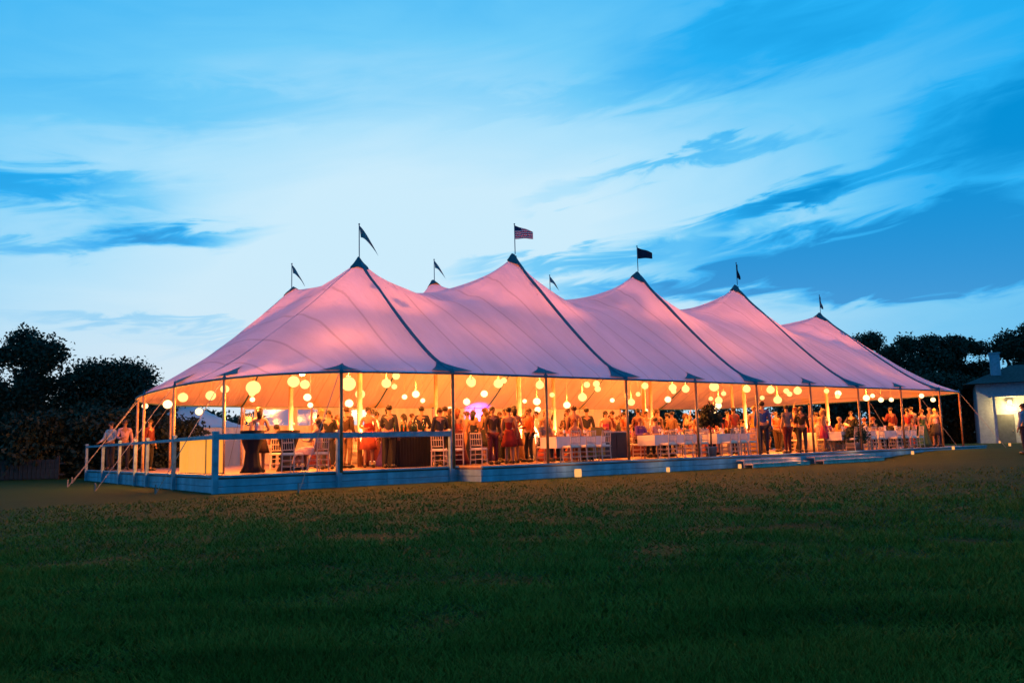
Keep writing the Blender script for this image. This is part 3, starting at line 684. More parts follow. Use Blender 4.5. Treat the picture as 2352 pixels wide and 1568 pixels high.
    h = MB().ball(hz+Vector((0, .022, .03)), (.098, .1, .092), 14, 9); h.tube([hz+Vector((0, .06, .04)), hz+Vector((0, .09, -.06)), hz+Vector((0, .085, -.2))], [.07, .085, .05], 10)
    D['hair_long'] = h.mesh('hair', True)
    h = MB().ball(hz+Vector((0, .022, .03)), (.096, .098, .09), 14, 9); h.ball(hz+Vector((0, .12, .06)), .045, 10, 6); D['hair_bun'] = h.mesh('hair', True)
    D['eye'] = MB().ball((0, 0, 0), .011, 6, 4).mesh('eye', True)
    D['mouth'] = MB().box((0, 0, 0), (.04, .012, .012)).mesh('mouth')
    D['hp'] = hz
    def shoe(a, tt):
        a, tt = Vector(a), Vector(tt); return MB().tube([a+Vector((0, .04, -.04)), (a+tt)/2+Vector((0, 0, -.012)), tt+Vector((0, -.03, .008))], [.045, .052, .04], 8).mesh('shoe', True)
    D['shoes'] = [shoe(J['anl'], J['tol']), shoe(J['anr'], J['tor'])]
    PM[pose] = D; return D
CLR = {'white': (.62, .62, .64), 'pink': (.62, .38, .42), 'paleblue': (.30, .38, .55), 'blue': (.02, .07, .35), 'navy': (.012, .018, .05), 'black': (.012, .012, .014), 'brown': (.07, .035, .02),
       'red': (.30, .015, .012), 'orange': (.60, .13, .03), 'coral': (.5, .09, .055), 'maroon': (.12, .01, .02), 'magenta': (.35, .02, .14), 'yellow': (.65, .36, .05), 'grey': (.16, .16, .19), 'green': (.03, .10, .05),
       'violet': (.12, .05, .35), 'lilac': (.38, .28, .5), 'tan': (.35, .2, .1), 'charcoal': (.035, .035, .045), 'peach': (.7, .36, .22), 'ivory': (.68, .62, .52)}
HAIR = {'dark': (.012, .008, .006), 'brown': (.05, .022, .01), 'blond': (.32, .19, .08), 'grey': (.22, .21, .2), 'red': (.16, .04, .015)}
def cm(c): return mat('cloth_'+c, tuple(x*.62 for x in CLR[c]), .85, var=.15, scale=7, bump=.25, bscale=25)
def hm(c): return mat('hair_'+c, HAIR[c], .6, var=.3, scale=20)
def sp_(me):
    if len(me.materials) == 0: me.materials.append(M_SKIN)
    return me
def person(loc, face, pose, style, top, bot, hair, label, group, sc=1.0, skin=0):
    D = pmesh(pose); r = thing('person', loc, R(face), label, 'person', group); r.scale = (sc, sc, sc)
    sk = M_SKIN if not skin else M_SKIN2
    b = put('body', sp_(D['body']), sk, r)
    hc, hl = hair
    put('hair', sp_(D['hair_'+hl]), hm(hc), b)
    for s in (-1, 1): put('eye', sp_(D['eye']), M_EYE, b, D['hp']+Vector((s*.03, -.088, .012)))
    put('mouth', sp_(D['mouth']), cm('maroon'), b, D['hp']+Vector((0, -.086, -.045)))
    if style == 'suit': put('jacket', sp_(D['jacket']), cm(top), r); put('trousers', sp_(D['trousers']), cm(bot), r)
    elif style == 'shirt': put('shirt', sp_(D['jacket']), cm(top), r); put('trousers', sp_(D['trousers']), cm(bot), r)
    elif style == 'tee': put('shirt', sp_(D['shirt']), cm(top), r); put('trousers', sp_(D['trousers']), cm(bot), r)
    elif style == 'dress': put('bodice', sp_(D['bodice']), cm(top), r); put('skirt', sp_(D['skirt']), cm(bot), r)
    elif style == 'gown': put('bodice', sp_(D['bodice']), cm(top), r); put('gown', sp_(D['gown']), cm(bot), r)
    for m_ in D['shoes']: put('shoe', sp_(m_), M_SHOE, r)
    return r
GP = 'wedding guests under the tent'
SH, LG, BN = 'short', 'long', 'bun'
# u, v, facing, pose, style, top, bottom, (hair), label
FOLK = [
 (-5.1, -10.2, -20, 'lean', 'shirt', 'white', 'charcoal', ('dark', SH), 'person in a white shirt at the far left end of the deck'),
 (-4.75, -9.6, 30, 'talk', 'shirt', 'pink', 'navy', ('brown', SH), 'person in a pale pink shirt beside the white shirt at the deck end'),
 (-4.6, -6.5, 80, 'stand', 'suit', 'maroon', 'black', ('dark', SH), 'person in a dark maroon jacket by the left end side pole'),
 (-3.9, 2.2, 200, 'talk', 'dress', 'pink', 'brown', ('dark', LG), 'person in a dusky pink top standing right of the glowing bar panel'),
 (-1.5, 1.1, 0, 'talk', 'suit', 'black', 'charcoal', ('dark', SH), 'pale-faced person in a dark suit just left of the second rail post'),
 (-1.25, .0, 60, 'drink', 'shirt', 'pink', 'grey', ('blond', SH), 'person in a light pink shirt behind the second rail post'),
 (-.75, .7, 150, 'stand', 'suit', 'brown', 'tan', ('brown', SH), 'person in a brown suit with tan trousers right of the second rail post'),
 (-.3, 1.2, 20, 'talk', 'dress', 'red', 'coral', ('dark', SH), 'person in a short red dress behind the rail, right of the brown suit'),
 (.3, 1.3, 190, 'stand', 'gown', 'violet', 'violet', ('dark', LG), 'person in a long purple gown behind the middle of the front rail'),
 (1.35, 1.45, 170, 'talk', 'suit', 'navy', 'navy', ('dark', SH), 'person in a navy suit with his back turned by the black bar'),
 (1.55, 2.5, 150, 'stand', 'suit', 'black', 'black', ('dark', SH), 'person in black leaning in at the right end of the black bar'),
 (1.05, 3.0, 200, 'talk', 'suit', 'navy', 'black', ('brown', SH), 'brown-haired person in navy in front of the black bar'),
 (-.35, 2.6, 170, 'drink', 'suit', 'charcoal', 'black', ('dark', SH), 'person in charcoal at the left end of the black bar'),
 (2.4, .8, 40, 'drink', 'suit', 'black', 'black', ('dark', SH), 'person with black hair and black suit left of the last rail post'),
 (2.35, 1.5, 110, 'stand', 'dress', 'magenta', 'maroon', ('brown', LG), 'person in a maroon skirt and magenta top at the last rail post'),
 (1.85, 2.7, 160, 'walk', 'gown', 'coral', 'maroon', ('red', LG), 'person in a coral bodice and long maroon skirt walking right of the last rail post'),
 (2.6, 3.4, 30, 'stand', 'suit', 'brown', 'maroon', ('dark', SH), 'person in dark brown beside the long maroon skirt'),
 (3.35, .9, 70, 'dance', 'dress', 'peach', 'peach', ('brown', BN), 'person in a peach dress dancing with one arm raised'),
 (5.4, -1.2, 190, 'dance', 'gown', 'violet', 'violet', ('dark', LG), 'violet-lit person in a long dress in front of the purple light'),
 (4.35, 1.6, -30, 'stand', 'suit', 'black', 'black', ('dark', SH), 'person in black standing between the purple light and the red dress'),
 (3.2, 3.4, 175, 'stand', 'dress', 'red', 'red', ('dark', BN), 'person in a bright red short dress seen from behind'),
 (3.75, 2.9, 200, 'talk', 'dress', 'maroon', 'maroon', ('dark', LG), 'person in a deep maroon dress right of the bright red dress'),
 (5.5, .5, 10, 'dance', 'tee', 'orange', 'tan', ('brown', SH), 'person in an orange top dancing behind the maroon dress'),
 (6.0, 1.6, -40, 'talk', 'gown', 'orange', 'coral', ('blond', LG), 'person in a coral gown with long fair hair near the second bay pole'),
 (6.7, .2, 90, 'drink', 'shirt', 'white', 'black', ('dark', SH), 'person in a white shirt drinking behind the second bay tables'),
 (7.6, -1.5, 0, 'talk', 'dress', 'lilac', 'lilac', ('dark', LG), 'person in a lilac dress behind the first white chairs'),
 (5.0, -3.8, 150, 'talk', 'suit', 'navy', 'charcoal', ('grey', SH), 'grey-haired person in navy near the rear wall'),
 (8.9, -3.9, 20, 'stand', 'gown', 'yellow', 'orange', ('brown', BN), 'person in a yellow and orange gown between the tables at mid tent'),
 (7.55, 1.9, 185, 'stand', 'suit', 'charcoal', 'navy', ('dark', SH), 'person in a charcoal suit above the dark service counter'),
 (8.6, 1.7, 10, 'talk', 'dress', 'magenta', 'maroon', ('dark', LG), 'person in a magenta dress right of the charcoal suit'),
 (11.0, .1, 50, 'talk', 'tee', 'orange', 'brown', ('dark', SH), 'person in an orange shirt left of the dark potted tree'),
 (12.9, 2.6, 140, 'stand', 'gown', 'orange', 'coral', ('red', LG), 'red-haired person in a long orange gown beside the steps'),
 (12.1, .2, 0, 'drink', 'shirt', 'white', 'grey', ('dark', SH), 'person in a white shirt with a drink behind the orange gown'),
 (14.0, 2.9, 200, 'talk', 'tee', 'coral', 'charcoal', ('dark', SH), 'person in a coral shirt left of the man in blue'),
 (14.7, 3.3, 160, 'stand', 'gown', 'yellow', 'yellow', ('blond', BN), 'person in a long golden gown just left of the man in blue'),
 (13.55, 4.55, 168, 'stand', 'shirt', 'blue', 'navy', ('dark', SH), 'tall person in a bright blue shirt and navy trousers standing at the steps'),
 (15.3, 4.3, 200, 'talk', 'tee', 'grey', 'maroon', ('dark', SH), 'person in a grey top right of the tall blue shirt'),
 (15.9, 4.5, 150, 'drink', 'suit', 'black', 'charcoal', ('brown', SH), 'person in a black jacket raising a glass right of the steps'),
 (16.7, 3.7, 90, 'dance', 'tee', 'maroon', 'black', ('red', SH), 'person in dark red with one arm up behind the black jacket'),
 (17.9, 4.1, 60, 'stand', 'dress', 'peach', 'magenta', ('blond', LG), 'person in a peach top and magenta skirt left of the leafy shrub'),
 (18.8, 1.2, 20, 'talk', 'tee', 'orange', 'brown', ('brown', SH), 'person in orange behind the leafy shrub'),
 (20.6, 1.8, -30, 'dance', 'dress', 'yellow', 'orange', ('dark', LG), 'person in a yellow dress dancing right of the leafy shrub'),
 (22.0, 1.0, 200, 'talk', 'tee', 'pink', 'brown', ('brown', SH), 'person in a pink shirt near the right end of the tent'),
 (23.9, 4.2, 160, 'stand', 'tee', 'red', 'black', ('dark', SH), 'person in a bright red shirt near the right end poles'),
 (24.6, 4.0, 190, 'talk', 'tee', 'grey', 'coral', ('dark', SH), 'person with pink trousers right of the bright red shirt'),
 (25.1, 4.2, 20, 'stand', 'gown', 'green', 'green', ('brown', LG), 'person in a long dark green dress at the right end'),
 (26.0, 4.3, 170, 'talk', 'dress', 'pink', 'charcoal', ('blond', SH), 'person in a pink blouse and dark skirt at the right end'),
 (26.8, 4.0, 40, 'stand', 'shirt', 'coral', 'navy', ('dark', SH), 'person in a coral shirt under the last bright lanterns'),
 (27.3, 3.4, 90, 'drink', 'suit', 'grey', 'navy', ('grey', SH), 'person in a pale grey jacket by the last corner pole'),
]
for (u, v, f, po, st, tp, bt, hr, lab) in FOLK:
    person(T(u, v, .0), f, po, st, tp, bt, hr, lab, GP, random.uniform(.95, 1.04) if tp != 'blue' else 1.08, random.random() < .25)
CR = random.Random(5)
spots = []
for (u0, u1, v0, v1, nn, where) in ((-1, 3, -4.5, .5, 9, 'among the crowd behind the black bar'), (2.4, 6.5, -4.5, 2.6, 17, 'among the dancers left of centre'), (6.4, 11.2, -6, 1.0, 14, 'in the crowd beyond the counter'), (11, 17, -5.5, 2.2, 16, 'in the crowd beyond the steps'), (17.5, 26.5, -5.5, 3.6, 15, 'in the crowd at the right end')):
    k_ = 0; tries = 0
    while k_ < nn and tries < 900:
        tries += 1; u, v = CR.uniform(u0, u1), CR.uniform(v0, v1)
        if any(math.hypot(u-a, v-b) < .55 for a, b in spots) or any(math.hypot(u-f[0], v-f[1]) < .5 for f in FOLK): continue
        if any(math.hypot(u-a, v-b) < 1.6 for a, b in ((8.2, -.9), (15.6, .6), (19.3, 3.0), (22.8, 1.9), (12.0, -3.4), (16.4, -3.6), (20.6, -2.9), (25.3, -.9), (2.6, -6.4), (7, -7.8))): continue
        if math.hypot((u+3.05) % BAY-3.05, min(abs(v), abs(v+W2))) < .35 and abs((u+3.05) % BAY-3.05) < .35: continue
        spots.append((u, v)); k_ += 1
        st = CR.choice(('suit', 'suit', 'dress', 'gown', 'tee', 'shirt')); tp = CR.choice(('black', 'navy', 'maroon', 'brown', 'red', 'charcoal', 'orange', 'grey', 'maroon', 'tan')); hr = CR.choice(('dark', 'dark', 'brown', 'brown', 'blond'))
        person(T(u, v), CR.uniform(0, 360), CR.choice(('stand', 'talk', 'dance', 'drink', 'walk', 'talk')), st, tp, tp if st in ('dress', 'gown') else CR.choice(('black', 'charcoal', 'navy')), (hr, LG if st in ('dress', 'gown') else SH),
               'guest in %s %s, %s hair, %s' % (tp, {'suit': 'jacket', 'dress': 'dress', 'gown': 'gown', 'tee': 'top', 'shirt': 'shirt'}[st], hr, where), GP, CR.uniform(.93, 1.05), CR.random() < .3)
person(Vector((18.52, 30.7, gz(18.52, 30.7))), 205, 'stand', 'shirt', 'paleblue', 'navy', ('dark', SH), 'person in a light blue shirt standing on the lawn at the right edge', 'guests on the lawn', 1.05)
person(Vector((32.2, 53.5, 0)), 190, 'stand', 'suit', 'charcoal', 'black', ('dark', SH), 'small dark figure standing in front of the lit porch', 'guests on the lawn', 1.0)

# ------------------------------------------------------------------ chairs and tables
def make_chair(loc, rz, lab, grp):
    c = thing('chair', loc, rz, lab, 'chair', grp)     # sitter faces -y
    s = MB().box((0, 0, .44), (.40, .40, .03)); s.build('seat', M_CHAIR, c); MB().box((0, 0, .475), (.38, .38, .04), taper=.93).build('cushion', M_CUSH, c)
    for a in (-1, 1):
        MB().tube([(a*.18, -.18, 0), (a*.175, -.175, .43)], [.014, .017], 6).build('leg', M_CHAIR, c)
        MB().tube([(a*.18, .20, 0), (a*.175, .175, .43)], [.014, .017], 6).build('leg', M_CHAIR, c)
    b = MB()
    for a in (-1, 1): b.tube([(a*.175, .18, .455), (a*.17, .20, .7), (a*.165, .235, .92)], [.017, .016, .013], 6)
    for z, y in ((.56, .19), (.74, .206), (.90, .232)): b.tube([(-.165, y, z), (.165, y, z)], .014, 6)
    for x in (-.10, -.033, .033, .10): b.tube([(x, .192, .57), (x, .232, .90)], .009, 5)
    b.build('backrest', M_CHAIR, c)
    st = MB()
    for z in (.14, .28):
        for a in (-1, 1): st.tube([(a*.178, -.178, z), (a*.178, .19, z)], .009, 5)
        st.tube([(-.178, -.178, z+.03), (.178, -.178, z+.03)], .009, 5); st.tube([(-.178, .19, z+.03), (.178, .19, z+.03)], .009, 5)
    st.build('stretcher', M_CHAIR, c); return c
PROTO = [None]
def chair(u, v, ang, lab, grp):
    """ang: world angle the sitter looks towards, measured like rotation of -y"""
    if PROTO[0] is None: PROTO[0] = make_chair(T(u, v), ang, lab, grp); return PROTO[0]
    return dup(PROTO[0], T(u, v), ang, lab, grp)
def look(frm, to):
    dd = to-frm; return math.atan2(dd.y, dd.x)+math.pi/2
M_FLOWER = [mat('cream_blooms', (.75, .62, .5), .8), mat('coral_blooms', (.7, .22, .12), .8)]
cloth_me = None
def round_table(u, v, where, n=8, seats=(), gap=None):
    global cloth_me
    t = thing('round_table', T(u, v), random.random()*3, 'round dinner table %s' % where, 'table', 'round dinner tables')
    MB().lathe([(.83, .715), (.84, .735), (.83, .75)], 32).build('table_top', M_PALEPOLE, t)
    for a in range(4): MB().tube([(.5*math.cos(a*1.57), .5*math.sin(a*1.57), 0), (.45*math.cos(a*1.57), .45*math.sin(a*1.57), .715)], .018, 6).build('leg', M_STAKE, t)
    if cloth_me is None:
        cloth_me = MB().lathe([(.02, .757), (.84, .757), (.865, .74), (.87, .6), (.89, .3), (.92, .03)], 72, wob=lambda q, f: (.035*math.sin(q*18)+.02*math.sin(q*7)) * max(0, f-.3)).mesh('tablecloth', True)
    tag(put('tablecloth', cloth_me, M_LINEN, None, T(u, v), random.random()*6), 'floor-length white cloth over the round table %s' % where, 'tablecloth', 'white round tablecloths')
    fl = thing('flower_centrepiece', T(u, v, .757), 0, 'flower centrepiece on the round table %s' % where, 'flowers', 'table centrepieces')
    MB().lathe([(.05, 0), (.07, .06), (.045, .14), (.06, .2)], 12).build('vase', M_GLASSWARE, fl, True)
    bl = MB()
    for q in range(26):
        th = random.random()*6.28; ph = random.random()*1.5; rr = .15; bl.ball((rr*math.sin(ph)*math.cos(th), rr*math.sin(ph)*math.sin(th), .24+rr*math.cos(ph)*.8), random.uniform(.03, .055), 7, 5)
    bl.build('blooms', random.choice(M_FLOWER), fl, True)
    cd = thing('candle', T(u+.3, v+.1, .757), 0, 'lit candle on the round table %s' % where, 'candle', 'table candles')
    MB().lathe([(.03, 0), (.032, .06), (.03, .1)], 10).build('glass_holder', M_CUSH, cd, True); MB().lathe([(.006, 0), (.013, .02), (.002, .055)], 8, (0, 0, .1)).build('flame', M_LAMPW, cd, True)
    for k in range(n):
        a = 2*math.pi*k/n+.2; cu, cv = u+1.12*math.cos(a), v+1.12*math.sin(a); p = T(cu, cv)
        chair(cu, cv, look(p, T(u, v))+random.uniform(-.15, .15), 'chair at the round table %s' % where, 'chairs at the round table %s' % where)
        if k in seats:
            st = random.choice(('dress', 'suit', 'shirt', 'tee')); tp = random.choice(list(CLR)); hr = (random.choice(list(HAIR)), LG if st == 'dress' else SH)
            q = T(u+1.08*math.cos(a), v+1.08*math.sin(a), .03)
            nm = {'paleblue': 'pale blue', 'tan': 'tan'}.get(tp, tp); side_ = 'near' if math.sin(a) > .3 else ('far' if math.sin(a) < -.3 else ('right' if math.cos(a) > 0 else 'left'))
            kind_ = {'dress': 'dress', 'suit': 'jacket', 'shirt': 'shirt', 'tee': 'top'}[st]
            person(q, math.degrees(look(p, T(u, v))), 'sit', st, tp, random.choice(('black', 'navy', 'charcoal')) if st != 'dress' else tp, hr,
                   'guest in %s %s, %s hair, %s side, table %s' % (nm, kind_, hr[0], side_, where), 'seated guests', 1.0, random.random() < .2)
TBL = [(8.2, -.9, 'behind the counter', (2, 5, 6)), (15.6, .6, 'behind the black jacket', (1, 4)), (19.3, 3.0, 'near the leafy shrub', (0, 3, 5)), (22.8, 1.9, 'just left of the red shirt', (2, 4, 6)),
       (12.0, -3.4, 'beyond the potted tree', (0, 3, 6)), (16.4, -3.6, 'beyond the steps', (1, 5)), (20.6, -2.9, 'beyond the shrub', (2, 6)), (25.3, -.9, 'by the right end poles', (1, 4)),
       (2.6, -6.4, 'by the windows', (1, 3, 6)), (7.0, -7.8, 'beyond the black bar', (0, 4)), (11.4, -8.2, 'by the purple light', (2, 5)), (15.6, -8.2, 'at the rear wall', (1, 6)),
       (20.2, -7.9, 'by the rear opening', (3, 5)), (24.6, -6.6, 'in the far corner', (0, 4))]
for u, v, w, s in TBL: round_table(u, v, w, 8, s)
# long tables at the front with a row of chairs towards the lawn
def long_table(u0, u1, v, where, cloth=M_LINEN, cname='white', seats=()):
    L_ = u1-u0; uc = (u0+u1)/2
    t = thing('long_table', T(uc, v), ROT, 'long dinner table %s' % where, 'table', 'long tables')
    MB().box((0, 0, .735), (L_, .76, .03)).build('table_top', M_PALEPOLE, t)
    for a in (-1, 1):
        for b in (-1, 1): MB().tube([(a*(L_/2-.2), b*.3, 0), (a*(L_/2-.2), b*.3, .72)], .02, 6).build('leg', M_STAKE, t)
    m = MB(); k = int(L_/.06)
    for s in (-1, 1): m.grid([[(-L_/2-.012+(L_+.024)*i/k, s*(.392+.012*math.sin(i*1.3)*(1 if z < .7 else 0)), z) for i in range(k+1)] for z in (.42, .757)])
    m.grid([[(-L_/2-.012, -.392, .757), (L_/2+.012, -.392, .757)], [(-L_/2-.012, .392, .757), (L_/2+.012, .392, .757)]])
    for s in (-1, 1): m.grid([[(s*(L_/2+.012), y, z) for y in (-.39, 0, .39)] for z in (.42, .757)])
    tag(m.build('tablecloth', cloth, None, True, T(uc, v), ROT), '%s cloth draped over the long table %s' % (cname, where), 'tablecloth', 'long tablecloths')
    kk = int(L_/.56)
    for i in range(kk):
        cu = u0+.35+i*(L_-.7)/max(1, kk-1)
        for s in (1, -1):
            p = T(cu, v+s*.62); chair(cu, v+s*.62, look(p, T(cu, v)), 'chair %s the long table %s' % ('in front of' if s == 1 else 'behind', where), 'chairs %s the long table %s' % ('in front of' if s == 1 else 'behind', where))
        if i in seats:
            tp = random.choice(list(CLR)); hr = random.choice(list(HAIR)); st = random.choice(('dress', 'tee', 'suit'))
            person(T(cu, v-.62, .03), math.degrees(look(T(cu, v-.62), T(cu, v))), 'sit', st, tp, tp if st == 'dress' else 'charcoal', (hr, LG if st == 'dress' else SH),
                   'guest in %s, %s hair, %s seat, long table %s' % (tp, hr, ('first', 'second', 'third', 'fourth', 'fifth', 'sixth')[i], where), 'seated guests', 1.0)
    for q in range(int(L_/.8)):
        bx = u0+.5+q*.8
        gl = thing('wine_glass', T(bx, v+.12, .758), 0, 'wine glass on the long table %s' % where, 'glass', 'wine glasses on the long table %s' % where)
        MB().lathe([(.033, 0), (.004, .006), (.004, .09), (.035, .12), (.04, .16), (.03, .2)], 10).build('bowl', M_GLASSWARE, gl, True)
        fc = thing('flower_vase', T(bx+.3, v-.05, .758), 0, 'small flower vase on the long table %s' % where, 'flowers', 'small vases on the long table %s' % where)
        MB().lathe([(.03, 0), (.04, .05), (.025, .1)], 10).build('vase', M_GLASSWARE, fc, True)
        bl = MB()
        for _ in range(9): bl.ball((random.gauss(0, .045), random.gauss(0, .045), .14+random.gauss(0, .025)), .03, 6, 4)
        bl.build('blooms', random.choice(M_FLOWER), fc, True)
long_table(4.2, 6.1, 4.0, 'left of the armchair', seats=(0, 2))
long_table(8.15, 10.35, 4.1, 'left of the potted tree', seats=(0, 1, 3))
long_table(10.9, 12.6, 4.3, 'right of the potted tree', seats=(0,))
long_table(17.9, 20.3, 4.45, 'behind the shrub', seats=(2,))
long_table(21.0, 23.4, 4.4, 'left of the bright red shirt', seats=(1,))
# lounge corner at the left: highboys, chairs
def highboy(u, v, lab, m, cat='table'):
    t = thing('cocktail_table', T(u, v), 0, lab, cat, 'draped cocktail tables')
    MB().lathe([(.02, 1.07), (.29, 1.07), (.30, 1.055), (.25, .8), (.16, .55), (.2, .2), (.29, .02)], 40, wob=lambda q, f: .05*math.sin(q*10)*f).build('draped_cloth', m, t, True)
    gl = thing('wine_glass', T(u+.1, v+.1, 1.072), 0, 'wine glass on the cocktail table, %s' % lab.split(',')[0][:40].replace('cocktail table ', ''), 'glass', 'glasses on cocktail tables')
    MB().lathe([(.033, 0), (.004, .006), (.004, .09), (.035, .12), (.04, .16), (.03, .2)], 10).build('bowl', M_GLASSWARE, gl, True)
highboy(-4.25, 2.7, 'black draped cocktail table right of the corner rail post', M_BLACKCLOTH)
highboy(-3.2, 2.4, 'navy draped cocktail table behind the chair near the rail', M_BLACKCLOTH)
chair(-3.45, 3.35, R(160), 'pale spindle-back chair on its own behind the front rail', 'lounge chairs')
chair(-2.1, -1.4, R(200), 'pale chair holding a guest in a navy top behind the rail', 'lounge chairs'); chair(-1.4, -3.2, R(180), 'pale chair holding a dark haired guest near the rear of the lounge', 'lounge chairs')
person(T(-2.1, -1.4, .03), 190, 'sit', 'tee', 'navy', 'black', ('dark', SH), 'seated person in navy seen above the front rail', 'seated guests')
person(T(-1.4, -3.2, .03), 170, 'sit', 'suit', 'maroon', 'black', ('dark', SH), 'seated person in maroon, head above the front rail', 'seated guests')
chair(-2.75, 3.3, R(230), 'pale chair under the long pale pink gown', 'lounge chairs')
person(T(-2.75, 3.3, .03), 250, 'sit', 'gown', 'pink', 'pink', ('brown', LG), 'seated person in a sweeping pale pink gown behind the rail', 'seated guests')
for q, (u, v, a) in enumerate(((.9, 3.2, 170), (1.55, 3.1, 185), (2.1, 3.4, 160))): chair(u, v, R(a), 'pale spindle-back chair in the short row by the last rail post', 'chairs by the last rail post')
M_BAR = mat('bar_panel_glow', (.42, .17, .03), .5, emit=(1, .36, .03), estr=1.0)  # lamp light on the panels put into emission and orange base
bar = thing('lit_bar', T(-5.28, 1.95), ROT, 'waist-high bar with front panels made to glow orange inside the deck corner', 'bar')
MB().box((0, 0, .47), (.42, 2.2, .86)).build('carcass', M_PALEPOLE, bar); MB().box((0, 0, .925), (.54, 2.35, .045)).build('counter', M_RAIL, bar)
for y in (-.735, 0, .735): MB().box((-.225, y, .47), (.02, .71, .82)).build('front_panel', M_BAR, bar)
for x in (0,): MB().box((x, -1.115, .47), (.38, .02, .82)).build('front_panel', M_BAR, bar)
bb = thing('black_bar', T(.5, 2.1), ROT, 'long bar draped in black cloth behind the middle of the front rail', 'bar')
MB().box((0, 0, .99), (1.4, .62, .04)).build('counter', M_BLACKCLOTH, bb)
m = MB(); m.grid([[(-.67+1.34*i/60, -.29+.02*math.sin(i*1.5), z) for i in range(61)] for z in (.01, .97)]); m.grid([[(0.67-1.34*i/60, .29+.02*math.sin(i*1.5), z) for i in range(61)] for z in (.01, .97)])
for s in (-1, 1): m.grid([[(s*.67, y, z) for y in (-.29, .29)] for z in (.01, .97)])
m.build('drape', M_BLACKCLOTH, bb, True)
for q in range(7):
    bt = thing('bottle', T(-.05+q*.18, 2.1-.12*(q % 2), 1.012), 0, 'dark bottle standing on the black draped bar', 'bottle', 'bottles on the black bar')
    MB().lathe([(.036, 0), (.038, .18), (.013, .24), (.013, .31)], 10).build('glass', mat('bottle_glass', (.02, .05, .025), .1, spec=.8), bt, True); MB().lathe([(.015, .29), (.015, .33)], 8).build('cap', M_CUSH, bt)
ct = thing('service_counter', T(7.2, 3.4), ROT, 'dark cabinet-like service counter left of the long row of pale chairs', 'counter')
MB().box((0, 0, .45), (1.15, .6, .82)).build('carcass', mat('dark_stained_wood', (.03, .022, .025), .5), ct); MB().box((0, 0, .885), (1.25, .7, .045)).build('worktop', M_STEP, ct)
for x in (-.285, .285): MB().box((x, -.31, .45), (.54, .02, .76)).build('door', mat('dark_stained_wood', (.03, .022, .025), .5), ct)
# gilt armchair figure lit yellow
thr = thing('armchair', T(5.95, 3.9), ROT+R(180), 'yellow upholstered armchair in front of the service counter', 'armchair')
MB().box((0, 0, .30), (.62, .6, .24)).build('seat', cm('yellow'), thr); MB().box((0, .27, .72), (.60, .12, .62), taper=.85).build('backrest', cm('yellow'), thr)
for s in (-1, 1): MB().box((s*.30, -.02, .5), (.09, .52, .2)).build('armrest', cm('orange'), thr)
for a in (-1, 1):
    for b in (-1, 1): MB().tube([(a*.25, b*.22, 0), (a*.25, b*.22, .19)], .025, 6).build('leg', M_POLE, thr)
person(T(5.9, 3.2, 0), 170, 'stand', 'gown', 'yellow', 'orange', ('brown', BN), 'person in an amber gown standing behind the yellow armchair', GP)
# purple stage light against the rear wall
pl = thing('stage_light', T(11.2, -9.9), ROT, 'purple stage uplight standing before the rear wall', 'light')
MB().lathe([(.12, 0), (.14, .05), (.12, .22)], 14).build('housing', M_STAKE, pl, True)
MB().lathe([(.10, .225), (.10, .235)], 14).build('lens', lamp_mat('purple_lens', (.55, .05, 1.0), 30), pl)
sl = bpy.data.lights.new('purple_beam', 'SPOT'); sl.energy = 3600; sl.color = (.62, .08, 1.0); sl.spot_size = R(42); sl.spot_blend = .9; sl.shadow_soft_size = .08
so = bpy.data.objects.new('purple_beam', sl); C.objects.link(so); so.location = T(11.2, -9.8, .3); so.rotation_euler = ((T(11.6, -11.1, 1.9)-T(11.2, -9.8, .3)).to_track_quat('-Z', 'Y')).to_euler(); 
so.parent = pl; so.matrix_parent_inverse = (Matrix.Translation(pl.location) @ Matrix.Rotation(ROT, 4, 'Z')).inverted()

# ------------------------------------------------------------------ foliage
def leaf_cloud(centres, n, size, name, m, parent, flat=.8):
    """many small leaf quads spread through lumpy clumps"""
    C_ = np.array([c[:3] for c in centres]); RR = np.array([c[3] for c in centres]); w = RR**2; w = w/w.sum()
    k = rng.choice(len(C_), n, p=w); d = rng.normal(size=(n, 3)); d /= np.linalg.norm(d, axis=1)[:, None]
    rr = rng.random(n)**.45*(1+.18*rng.normal(size=n)); P = C_[k]+d*(RR[k]*rr)[:, None]*np.array([1, 1, flat])
    a = rng.normal(size=(n, 3)); a /= np.linalg.norm(a, axis=1)[:, None]; b = np.cross(a, rng.normal(size=(n, 3))); b /= np.linalg.norm(b, axis=1)[:, None]
    s = size*(.6+.8*rng.random(n)); a *= s[:, None]; b *= (s*.55)[:, None]
    V = np.empty((n*4, 3)); V[0::4] = P-a; V[1::4] = P+b; V[2::4] = P+a; V[3::4] = P-b
    me = bpy.data.meshes.new(name); me.vertices.add(n*4); me.vertices.foreach_set('co', V.ravel()); me.loops.add(n*4); me.loops.foreach_set('vertex_index', np.arange(n*4))
    me.polygons.add(n); me.polygons.foreach_set('loop_start', np.arange(n)*4); me.polygons.foreach_set('loop_total', np.full(n, 4)); me.update()
    return put(name, me, m, parent)
